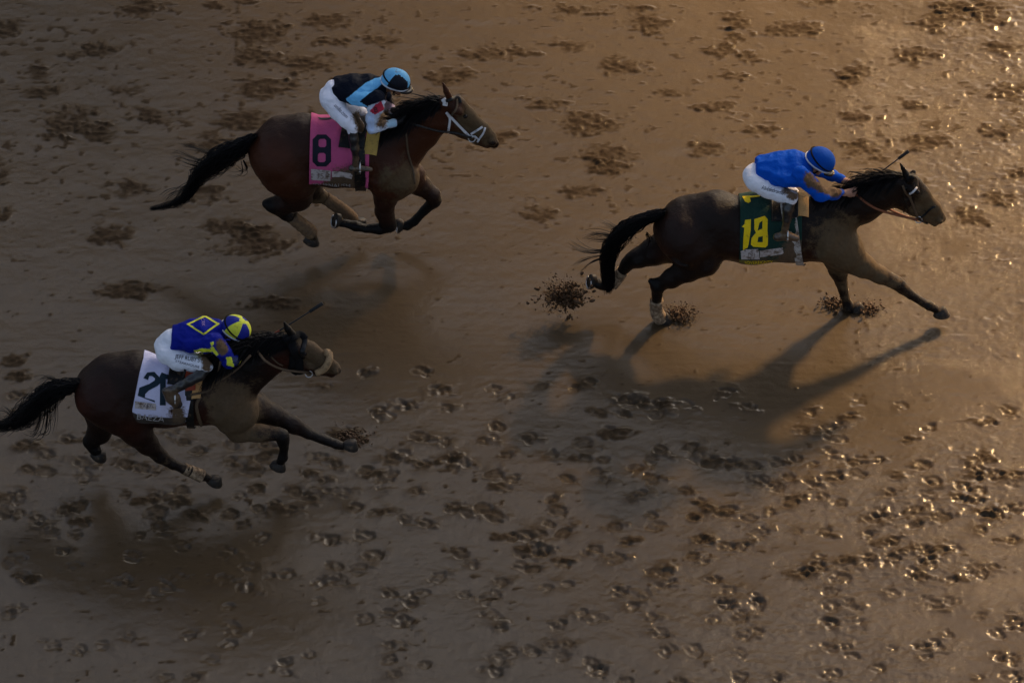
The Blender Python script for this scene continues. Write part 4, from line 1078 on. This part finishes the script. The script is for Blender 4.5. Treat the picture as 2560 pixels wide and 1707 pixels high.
J8 = dict(hip=(400, 420, 0), head=(1088, 222, 136, 0), head_up=(.36,-.02,.93), head_fwd=(.93,-.1,-.36), neck=(920, 300, 0), skin=M['skin_dark'], seed=12,
 jacket=[[(455,320,122,0,1.2),(620,318,132,0,1.25),(800,325,132,0,1.35),(880,330,112,0,1.35)], [(900,270,70,0,1.3),(960,265,48,0)], [(620,420,60,-.14),(780,440,62,-.17),(890,430,70,-.18)],
         [(880,430,84,-.18),(865,530,68,-.21),(835,640,62,-.23),(830,735,54,-.24),(950,715,46,-.19),(1060,688,38,-.13)], [(960,390,76,.18),(1000,480,60,.20),(1010,545,50,.20),(1060,550,40,.14)]],
 jacket_cuts=[((392,310,0),(-1,0,.25))],
 breeches=[[(385,390,128,0,1.05),(410,330,105,0,1.15)], [(385,440,118,-.08),(450,540,100,-.13),(560,670,78,-.24),(620,740,54,-.28),(612,785,44,-.29)], [(420,420,105,.09),(600,520,90,.14),(700,590,72,.18),(720,640,55,.19)], [(640,620,50,-.13),(690,720,46,-.14),(700,760,38,-.14)]],
 boots=[[(620,770,48,-.29),(628,860,50,-.31),(640,960,44,-.33),(650,1070,34,-.33),(645,1130,34,-.33)], [(720,640,48,.20),(720,860,46,.20),(690,1060,34,.2)]],
 feet=[[[(610,1180,40,-.33,.9),(690,1180,34,-.33,1),(815,1192,24,-.33,1.1)]], [[(660,1130,34,.2),(790,1160,24,.21)]]],
 breeches_col=(.78,.79,.88), jacket_col=(.003,.005,.012),
 jacket_paint=[([(540,430),(640,350),(760,250),(850,205),(945,185),(940,260),(880,310),(790,370),(690,455),(790,515),(700,530),(600,490)], (.15,.46,.78)),
               ([(790,500),(880,470),(960,440),(1100,520),(1100,760),(760,820),(750,560)], (.50,.58,.72)), ([(780,640),(860,560),(850,780),(780,780)], (.5,.62,.85)),
               ([(800,560),(860,490),(930,450),(965,540),(860,600)], (.42,.03,.06)), ([(980,440),(1080,500),(1060,600),(960,520)], (.55,.40,.45)),
               ([(990,650),(1080,640),(1100,730),(990,730)], (.35,.55,.70))],
 breeches_mud=[(650,620,55,.8),(700,700,60,.95),(710,770,50,.8),(680,560,60,.35),(250,420,60,-.2)], jacket_mud=[(960,620,75,.75),(1000,560,50,.5),(900,700,60,.6),(960,720,60,.5)], boot_mud=[(690,1140,120,.75),(680,950,50,.5),(820,1190,50,.6)],
 hands=[dict(wrist=(1070,685,-.12), hand=(1165,650,-.07), side=(0,.2,1), s=1.05, glove=M['black_glove']), dict(wrist=(1062,550,.13), hand=(1130,585,.06), side=(0,-.2,1), s=1.1, glove=M['black_glove'])],
 helmet=[M['helmet_navy'], M['helmet_sky']], helmet_fn=lambda az, el: 1 if (abs(abs(az) - 0) < .0 or abs(math.sin(az)) * math.cos(el) < .40 or (abs(abs(az) - 2.6) < .45)) and True else 0, band=M['band_white'])
J21 = dict(hip=(460, 420, 0), head=(1142, 236, 124, 0), head_up=(.50,-.10,.85), head_fwd=(.85,-.25,-.50), neck=(980, 290, 0), skin=M['skin_dark'], seed=22,
 jacket=[[(560,335,112,0,1.2),(700,310,124,0,1.25),(850,290,128,0,1.35),(920,285,108,0,1.4)], [(960,240,60,0,1.3),(1010,240,46,0)], [(690,410,58,-.13),(830,400,62,-.16),(920,380,70,-.18)],
         [(920,370,80,-.18),(1000,450,64,-.22),(1075,555,58,-.24),(1170,530,50,-.13),(1260,480,40,-.06)], [(990,330,74,.18),(1100,380,56,.22),(1200,400,44,.16),(1280,390,36,.08)]],
 jacket_cuts=[((500,350,0),(-1,0,.25))],
 breeches=[[(455,415,112,0,1.1),(510,340,92,0,1.15)], [(470,480,108,-.08),(580,545,98,-.12),(720,575,82,-.17),(820,595,66,-.25),(850,615,54,-.27)], [(500,430,100,.09),(700,520,85,.14),(860,560,60,.19)], [(800,510,40,-.10),(900,500,34,-.10)]],
 boots=[[(850,620,52,-.27),(780,700,50,-.31),(690,750,46,-.33),(600,800,42,-.33),(550,830,42,-.33)], [(860,600,48,.20),(760,760,44,.20),(620,840,34,.2)]],
 feet=[[[(500,850,52,-.33,.7),(520,925,66,-.33,.7),(560,980,48,-.33,.8)], [(445,850,34,-.33,.7),(490,910,52,-.33,.7)]], [[(600,850,34,.2),(660,960,28,.2)]]],
 breeches_col=(.74,.77,.86), jacket_col=(.005,.012,.22),
 jacket_paint=[([(720,455),(800,435),(900,440),(905,470),(740,475)], (.6,.62,.04)), ([(880,380),(920,365),(915,400),(895,410)], (.62,.66,.05)), ([(885,425),(910,415),(970,490),(945,510),(890,450)], (.62,.66,.05)),
   ([(1040,520),(1095,515),(1125,620),(1050,600)], (.62,.66,.05)), ([(1150,600),(1200,530),(1280,510),(1250,570),(1170,620)], (.55,.48,.05)), ([(1270,450),(1300,500),(1240,500)], (.62,.62,.05)), ([(1090,515),(1200,520),(1150,600),(1110,580)], (.02,.03,.09))],
 breeches_mud=[(860,560,60,.9),(850,640,50,.8),(780,500,60,.35),(860,500,60,.7)], jacket_mud=[(990,410,62,1.1),(1010,460,50,1.0),(1180,560,60,.25),(960,340,40,.35)], boot_mud=[(500,930,105,1.1),(800,680,50,.25)],
 hands=[dict(wrist=(1262,480,-.06), hand=(1330,430,-.04), side=(0,.2,1), s=1.05, glove=M['muddy_leather']), dict(wrist=(1280,392,.08), hand=(1350,392,.03), side=(0,-.2,1), s=1.05, glove=M['muddy_leather'])],
 helmet=[M['helmet_royal'], M['helmet_yellow']], helmet_fn=lambda az, el: (int(math.floor((az + math.pi + .25) / (math.pi / 3))) % 2) if el < 1.35 else 1, band=M['band_white'])

# ------------------------------------------------------------------ put the horses and riders together
h18 = build_horse(c2, 'dark brown racehorse in front on the right, wearing the green number 18 cloth', H18); h18.zc = c2.pt(1200, 560)[2]
h8 = build_horse(c1, 'reddish bay racehorse at the back, wearing the pink number 8 cloth and white bridle', H8); h8.zc = c1.pt(1250, 610)[2]
h21 = build_horse(c3, 'dark bay racehorse nearest the camera, wearing the white number 21 cloth and blinker hood', H21); h21.zc = c3.pt(1050, 600)[2]
j18 = build_jockey(c5, 'jockey in plain blue silks and blue helmet, arms stretched forward on the leading horse', J18)
j8 = build_jockey(c4, 'jockey in black silks with a light blue sash, riding the pink-clothed bay horse', J8)
j21 = build_jockey(c6, 'jockey in royal blue and yellow silks with a diamond on the back', J21)

def number_cloth(hz, fr, xL, xR, sb, base, paint, mudl, skew, hz_parent=None, far=-.5, seed=1, wr=.010):
    x0 = fr.pt(xL, 500)[0]; x1 = fr.pt(xR, 500)[0]
    def cols(uv, V):
        cc = np.tile(np.array(base, float), (len(V), 1)); X, Y = fr.uv(V); near = V[:, 1] < fr.y0 + .2
        for fn, c in paint: cc[fn(uv, X, Y)] = c
        return cc, np.clip(blobs(fr, V, mudl), 0, 1.3)
    return drape(hz, 'number_cloth', MATS['number_cloth'], x0, x1, far, sb, .014, nx=56, ns=110, skew=skew, cols=cols, wr=wr, seed=seed)
def patch(hz, name, fr, xL, xR, s0, s1, off, mat, thick=.012, nx=20, ns=50, wr=.003, s1b=None, skew=0.0):
    return drape(hz, name, mat, fr.pt(xL, 500)[0], fr.pt(xR, 500)[0], s0, s1, off, nx=nx, ns=ns, thick=thick, wr=wr, s1b=s1b, skew=skew)
def octo(cx, cy, w_, h_, c): 
    x0, x1, y0, y1 = cx - w_ / 2, cx + w_ / 2, cy - h_ / 2, cy + h_ / 2
    return [(x0 + c, y0), (x1 - c, y0), (x1, y0 + c), (x1, y1 - c), (x1 - c, y1), (x0 + c, y1), (x0, y1 - c), (x0, y0 + c)]
def put(name, cb, fr, polys, mat, parent, off=.004, maxe=10):
    tri = fill_polys(polys, maxe); return decal(name, cb, fr, tri, lambda x, y: (x, y), mat, parent, off)
def put_text(name, b, fr, s, x, y, size, ang, mat, parent, off=.004, sx=1.0, shear=0.0, bold=0.0, bend=0.0, spacing=1.0):
    tri = text_polys(s, 1.0, .12, shear, bold, spacing); ca, sa = math.cos(ang), math.sin(ang)
    def pl(a, b_):
        a = a * size * sx; b_ = b_ * size + bend * a * a
        return x + a * ca + b_ * sa, y + a * sa - b_ * ca
    return decal(name, b, fr, tri, pl, mat, parent, off)

# 18: dark green cloth, yellow digits
MUDC = (.11,.075,.048)
cl18, b18, P18 = number_cloth(h18, c2, 1026, 1395, .66, (.006,.034,.026), [(lambda uv, X, Y: uv[:, 1] > .60, (.16,.13,.03))], [(1150,770,130,.6),(1330,740,80,.9),(1120,720,90,.1),(1230,420,60,.6),(1370,660,60,.7),(1300,600,60,.3)], 0.0, seed=4)
put('number', b18, c2, [[(1042,545),(1060,528),(1062,505),(1097,500),(1096,560),(1084,650),(1078,668),(1050,684),(1052,620),(1058,550)]], M['number_yellow'], cl18)
put('number', b18, c2, [[(1118,500),(1180,480),(1198,500),(1196,570),(1200,600),(1198,655),(1184,668),(1112,664),(1097,650),(1102,610),(1128,580),(1118,560)], [(1148,522),(1166,508),(1165,556),(1138,568)], [(1142,606),(1168,600),(1168,636),(1136,636)]], M['number_yellow'], cl18)
put('number', b18, c2, [[(1045,364),(1150,357),(1150,366),(1092,372),(1096,395),(1082,404),(1062,396)]], M['number_yellow'], cl18)
p = put('sponsor_patch', b18, c2, [[(1036,690),(1060,680),(1140,676),(1144,690),(1150,738),(1040,738)]], M['patch_white'], cl18, .005)
p2 = put('sponsor_patch', b18, c2, [[(1150,686),(1288,668),(1294,700),(1282,708),(1152,726)]], M['patch_white'], cl18, .005)
put_text('lettering', b18, c2, '151', 1075, 722, 34, 0, M['patch_letters'], cl18, .008)
put_text('lettering', b18, c2, 'SOVEREIGNTY', 1060, 768, 26, -.03, M['number_yellow'], cl18, .005)
# 8: pink cloth
cl8, b8, P8 = number_cloth(h8, c1, 1048, 1418, .66, (.52,.085,.215), [(lambda uv, X, Y: uv[:, 1] > .655, (.10,.06,.03)), (lambda uv, X, Y: (X > 1310) & (X < 1385) & (Y > 480), (.014,.013,.014))], [(1130,835,60,.8),(1240,800,80,.95),(1300,720,60,.5),(1060,720,40,.4),(1160,440,45,.45),(1250,840,90,.8),(1200,700,50,.3)], -.035, seed=9, wr=.012)
put('number', b8, c1, [octo(1112, 592, 116, 198, 30), octo(1116, 546, 50, 52, 10), octo(1112, 636, 50, 58, 10)], M['number_black'], cl8)
put('number', b8, c1, [[(1082,384),(1110,390),(1160,388),(1180,384),(1176,396),(1140,403),(1100,400)]], M['number_black'], cl8)
put('sponsor_patch', b8, c1, [[(1045,706),(1168,716),(1166,780),(1045,774)]], M['patch_white'], cl8, .005)
put('sponsor_patch', b8, c1, [[(1175,722),(1210,720),(1290,732),(1304,745),(1298,768),(1240,756),(1176,756)]], M['patch_white'], cl8, .005)
put_text('lettering', b8, c1, '151', 1078, 762, 48, .06, M['patch_letters'], cl8, .008)
put_text('lettering', b8, c1, 'JOURNALISM', 1055, 818, 34, .02, M['name_letters'], cl8, .005, sx=1.2)
# 21: white cloth
cl21, b21, P21 = number_cloth(h21, c3, 905, 1250, .60, (.60,.60,.80), [(lambda uv, X, Y: (uv[:, 1] > .505) & (X < 1165), (.045,.035,.028))], [(1100,705,50,.55),(1120,760,90,.7),(930,770,60,.15)], -.20, seed=14)
put('number', b21, c3, [[(896,512),(920,478),(965,474),(1000,510),(1003,545),(985,562),(930,590),(908,612),(906,634),(968,652),(970,664),(862,622),(872,572),(935,548),(968,528),(970,515),(950,500),(932,500),(925,525)]], M['number_navy'], cl21)
put('number', b21, c3, [[(1000,500),(1012,478),(1040,490),(1068,496),(1060,520),(1036,520),(1036,682),(1000,682),(1002,540),(985,560)]], M['number_navy'], cl21)
put('sponsor_patch', b21, c3, [[(845,655),(975,672),(975,712),(845,700)]], M['patch_white'], cl21, .005)
put_text('lettering', b21, c3, '151', 890, 692, 38, .10, M['ink_grey'], cl21, .008, shear=.3)
put_text('lettering', b21, c3, 'BAEZA', 852, 766, 50, .10, M['name_letters'], cl21, .006, sx=1.15)

# saddles, towels, girths
def saddle_set(hz, fr, tx0, tx1, sx0, sx1, gx0, gx1, towel, girth, bottom_t=.28, bottom_s=.34, gs=1.05, skew=0.0, gsk=0.0):
    patch(hz, 'saddle_towel', fr, tx0, tx1, -.3, bottom_t, .028, towel, .014, wr=.006, skew=skew)
    patch(hz, 'girth', fr, gx0, gx1, -.7, gs, .024, girth, .008, ns=80, wr=.002, skew=gsk)
    patch(hz, 'saddle', fr, sx0, sx1, -.30, bottom_s, .045, M['black_leather'], .020, wr=.004, skew=skew)
saddle_set(h18, c2, 1372, 1436, 1215, 1372, 1300, 1345, M['cream_towel'], M['white_girth'], .20, .22, gsk=.14)
saddle_set(h8, c1, 1410, 1490, 1250, 1405, 1318, 1385, M['yellow_towel'], M['black_leather'], .30, .26, skew=-.16)
saddle_set(h21, c3, 1235, 1290, 1075, 1225, 1165, 1215, M['cream_towel'], M['black_leather'], .34, .22, skew=-.12)
patch(h21, 'saddle_flap', c6, 640, 745, .10, .30, .075, M['red_cloth'], .010, nx=8, wr=.003)
# stirrup leathers and irons
def stirrup(hz, fr, top, foot, lat0, lat1, mat, w_=.022):
    a = fr.pt(*top, lat0); b = fr.pt(*foot, lat1)
    v, f = tube(spline([a, a * .5 + b * .5 + np.array([0, -.02, 0]), b + np.array([0, 0, .10])], 10), w_ / 2, 6, .35); o = new_mesh('stirrup_leather', v, f, mat, hz.root)
    R_ = [b + np.array([math.sin(t) * .0, -math.cos(t) * .055, .055 + math.sin(t) * .055 - .01 * (math.sin(t) < -.8)]) for t in np.linspace(0, 2 * math.pi, 22)]
    v, f = tube(R_, .008, 6, up=(1, 0, 0)); new_mesh('stirrup_iron', v, f, M['steel'], o)
stirrup(h18, c5, (600, 660), (660, 1010), -.27, -.33, M['white_girth']); stirrup(h18, c5, (600, 640), (660, 1000), .24, .2, M['white_girth'])
stirrup(h8, c4, (600, 700), (700, 1215), -.27, -.33, M['black_leather']); stirrup(h8, c4, (600, 700), (700, 1170), .26, .2, M['black_leather'])
stirrup(h21, c6, (640, 640), (545, 960), -.27, -.33, M['black_leather']); stirrup(h21, c6, (640, 640), (640, 940), .26, .2, M['black_leather'])

# bridles
def bridle(hz, fr, straps, bit, reins, lat=-.1):
    b = None
    for (pts, w_, mat) in straps:
        if b is None: b = strap('bridle', hz.bvh, fr, pts, w_, mat, hz.root, lat=lat)
        else: strap('strap', hz.bvh, fr, pts, w_, mat, b, lat=lat)
    for sg, rr in reins:
        P = spline([fr.pt(X, Y, l) for X, Y, l in rr], 20); v, f = tube(P, .011, 6, .35); new_mesh('rein', v, f, reins_mat, b)
    q = hz.hit(*[(bit[0] * fr.k + fr.ox - hz.fr.ox) / hz.fr.k, (bit[1] * fr.k + fr.oy - hz.fr.oy) / hz.fr.k], .012)
    if q is None: q = fr.pt(bit[0], bit[1], -.06)
    Rg = [q + .030 * (math.cos(t) * np.array([1, 0, 0]) + math.sin(t) * np.array([0, .25, 1])) for t in np.linspace(0, 2 * math.pi, 18)]
    v, f = tube(Rg, .0055, 6); new_mesh('bit_ring', v, f, M['steel'], b)
    return b
reins_mat = M['brown_leather']
br18 = bridle(h18, c5, [([(1855,590),(1890,680),(1925,760),(1945,820)], .022, M['muddy_leather']), ([(1790,480),(1830,560),(1870,600)], .022, M['muddy_leather']), ([(1855,565),(1890,545),(1925,505)], .018, M['white_strap']),
   ([(1905,405),(1925,440),(1928,500)], .020, M['muddy_leather']), ([(1830,500),(1800,560),(1830,690),(1800,740)], .016, M['black_leather']), ([(1945,800),(2000,770),(2075,700),(2110,690)], .020, M['black_leather']), ([(1945,820),(1990,840),(2040,850)], .016, M['black_leather'])],
   (1945, 822), [(1, [(1335,575,-.06),(1440,660,-.13),(1560,725,-.17),(1750,780,-.12),(1940,822,-.07)]), (1, [(1320,480,.06),(1450,600,.16),(1700,740,.14),(1930,830,.07)])])
reins_mat = M['black_leather']
br8 = bridle(h8, c4, [([(1635,565),(1680,615),(1760,700),(1850,790),(1905,845)], .024, M['white_strap']), ([(1650,590),(1675,640),(1665,730),(1655,800)], .022, M['white_strap']), ([(1690,600),(1735,560),(1755,500),(1752,430)], .020, M['muddy_leather']),
   ([(1605,430),(1625,460),(1622,490)], .045, M['white_strap']), ([(1645,440),(1700,420),(1770,420),(1785,470)], .030, M['black_leather']), ([(1900,805),(1960,770),(2030,725)], .020, M['white_strap']), ([(2055,735),(2040,790),(2000,850),(1975,890)], .018, M['white_strap']), ([(1915,830),(1950,830),(1980,860)], .016, M['white_strap'])],
   (1915, 850), [(1, [(1170,660,-.08),(1330,715,-.18),(1550,775,-.14),(1750,800,-.10),(1910,850,-.07)]), (1, [(1130,590,.06),(1400,720,.17),(1700,800,.12),(1900,850,.07)])])
strap('breast_strap', h8.bvh, c1, [(1640,480),(1650,600),(1680,720),(1690,800)], .018, M['muddy_leather'], br8)
reins_mat = M['muddy_leather']
br21 = bridle(h21, c6, [([(1660,310),(1700,400),(1740,520),(1760,660)], .075, M['black_cloth']), ([(1600,350),(1680,320),(1760,310),(1800,350)], .060, M['black_cloth']), ([(1770,310),(1800,360),(1780,440),(1790,520)], .045, M['black_gloss']),
   ([(1690,480),(1690,560),(1680,640),(1740,670)], .055, M['black_cloth']), ([(1430,430),(1460,490),(1540,570),(1600,600)], .014, M['muddy_leather']), ([(1790,640),(1850,690),(1930,700),(1980,670)], .016, M['muddy_leather'])],
   (1850, 672), [(1, [(1335,440,-.10),(1430,560,-.19),(1600,640,-.15),(1850,672,-.07)]), (1, [(1350,400,.05),(1600,600,.16),(1850,672,.07)]), (1, [(1280,500,-.18),(1130,650,-.24),(930,780,-.27),(860,850,-.28),(690,890,-.30)]), (1, [(985,560,-.26),(960,680,-.27),(900,790,-.28)])])
strap('shadow_roll', h21.bvh, c6, [(1990,478),(2035,500),(2030,560),(1990,620),(1925,655)], .062, M['fleece'], br21, thick=.9, off=.012)
strap('breast_strap', h21.bvh, c6, [(790,900),(750,980),(770,1100),(800,1180)], .030, M['muddy_leather'], br21)

# marks on the riders
put_text('lettering', j8.bb, c4, 'uoiba.com', 408, 500, 62, .80, M['ink_grey'], j8.breeches, .004, sx=.75, shear=.3)
put_text('lettering', j18.bb, c5, 'Valdebrama', 392, 515, 52, .27, M['ink'], j18.breeches, .004, sx=.95, shear=.75)
put_text('lettering', j21.bb, c6, "JEFF RUBY'S", 540, 530, 56, .17, M['ink'], j21.breeches, .004, sx=.86)
put_text('lettering', j21.bb, c6, 'STEAKHOUSE', 540, 565, 30, .26, M['ink_grey'], j21.breeches, .004, sx=1.35)
dm = [(652,200),(830,112),(978,196),(822,305)]; dmi = [(682,202),(832,130),(944,198),(820,284)]
put('diamond', j21.jb, c6, [dm, dmi], M['trim_yellow'], j21.jacket, .004)
put_text('monogram', j21.jb, c6, 'CRK', 795, 138, 44, 1.45, M['monogram'], j21.jacket, .004, sx=.9, shear=.3)
put_text('number', j8.jb, c4, '8', 855, 575, 85, -.3, M['ink'], j8.jacket, .004)

# whips: held things, so things of their own
def whip(fr, a, b, label, grip):
    A = fr.pt(*a); B = fr.pt(*b); root = thing('riding_whip', label, 'whip', A, 'riding whips')
    P = spline([A, A * .5 + B * .5 + np.array([0, 0, -.008]), B], 12); n = 5
    v, f = tube(P[:n], .0085, 8); new_mesh('handle', v, f, grip, root)
    v, f = tube(P[n - 1:], np.linspace(.006, .0045, 12 - n + 1), 8); new_mesh('shaft', v, f, M['whip_shaft'], root)
    v, f = tube([P[-3], P[-1] + (P[-1] - P[-2]) * .2], [.013, .016], 8, .3); new_mesh('popper', v, f, M['black_leather'], root)
    v, f = uvball(A, .012, 8, 6); new_mesh('knob', v, f, M['black_leather'], root)
whip(c5, (1335, 520, 0.03), (1840, 155, .12), 'thin black whip in the hands of the jockey in plain blue', M['black_leather'])
whip(c6, (1330, 395, .0), (1975, 0, .14), 'thin whip with red grip rising behind the ears of the white-clothed horse', M['whip_grip'])

# mud thrown up by the hooves
def splash(label, fr, c, rx, rz, n, seed, cup=True, mat='splash_mud'):
    """torn strings, sheets and drops of mud thrown outward and up from one point"""
    rr = np.random.RandomState(seed); parts = []; cen = fr.pt(*c) if fr else np.array(c)
    def clod(p, r, d):
        v, f = uvball((0, 0, 0), 1, 7, 5); v = np.array(v); v = v * (1 + .5 * noise3(v + p * 40, .8, seed)[:, None])
        d = d / max(np.linalg.norm(d), 1e-6); L = rr.uniform(.0, .7); v = v * r * rr.uniform(.5, 1.1, 3); v = v + (v @ d)[:, None] * d * L
        return v + p, f
    for i in range(n * 2):
        th = rr.uniform(0, 2 * math.pi); q = rr.uniform(.05, 1) ** .9; out = np.array([math.cos(th), math.sin(th) * .8, 0])
        if cup:
            p0 = cen + out * rx * .35 * q; el = rr.uniform(.2, 1.2); top = out * rx * q * math.cos(el) * 1.2 + np.array([0, 0, rz * 1.5 * math.sin(el) * q])
            P = [p0 + top * t + np.array([0, 0, -rz * .6 * t * t]) + rr.normal(0, .006, 3) * (t > 0) for t in (0, .35, .7, 1.0)]
        else:
            s_ = rr.normal(0, .45, 3) * np.array([rx, rx * .5, rz]); p0 = cen + s_; dr = s_ + rr.normal(0, .03, 3) + np.array([-.04, 0, .02])
            L = rr.uniform(.1, .6); P = [p0 + dr * t * L + rr.normal(0, .005, 3) for t in (0, .33, .66, 1.0)]
        if i % 30 == 0:
            v, f = tube(spline([P[0] * (1 - k_) + P[-1] * k_ + rr.normal(0, .012, 3) for k_ in (.2, .45, .7, .9)], 9), np.array([.7, 1, .9, .55, .8, .5, .9, .45, .25]) * rr.uniform(.003, .0085), 5, rr.uniform(.4, 1)); parts.append((v, f))
        else:
            k_ = rr.uniform(0.1, 1) ** .7; parts.append(clod(P[int(k_ * 3.99)] + rr.normal(0, .020, 3), (.003 + .008 * rr.rand() ** 2 + (.012 * rr.rand() if rr.rand() < .05 else 0)) * (1.9 - 1.3 * q), P[3] - P[0]))
    v, f = join(parts); o = new_mesh('mud_splash', v, f, MATS[mat]); tag(o, label, 'mud splash', 'splashes of mud thrown up by hooves', 'stuff')
plain('splash_mud', (0.070, 0.036, 0.016), 0.55, .25, bump=.4, var=.4)
def gz(fr, X, Y): 
    p = on_ground(fr.ox + X * fr.k, fr.oy + Y * fr.k); return p
splash('round splash of mud at the bandaged near hind hoof of horse 18', None, gz(c2, 668, 1085), .15, .13, 520, 3)
splash('mud splash at the planted front hoof of horse 18', None, gz(c2, 1800, 1040), .13, .06, 260, 5)
splash('small mud splash left of the planted front leg of horse 18', None, gz(c2, 1590, 1010), .11, .06, 240, 8)
splash('clump of flung mud below and behind the trailing hind hoof of horse 18', c2, (-10, 960, 0), .15, .12, 700, 12, cup=False)
splash('spray of mud just above the outstretched front hoof of horse 21', None, gz(c3, 2190, 890), .18, .05, 280, 25)
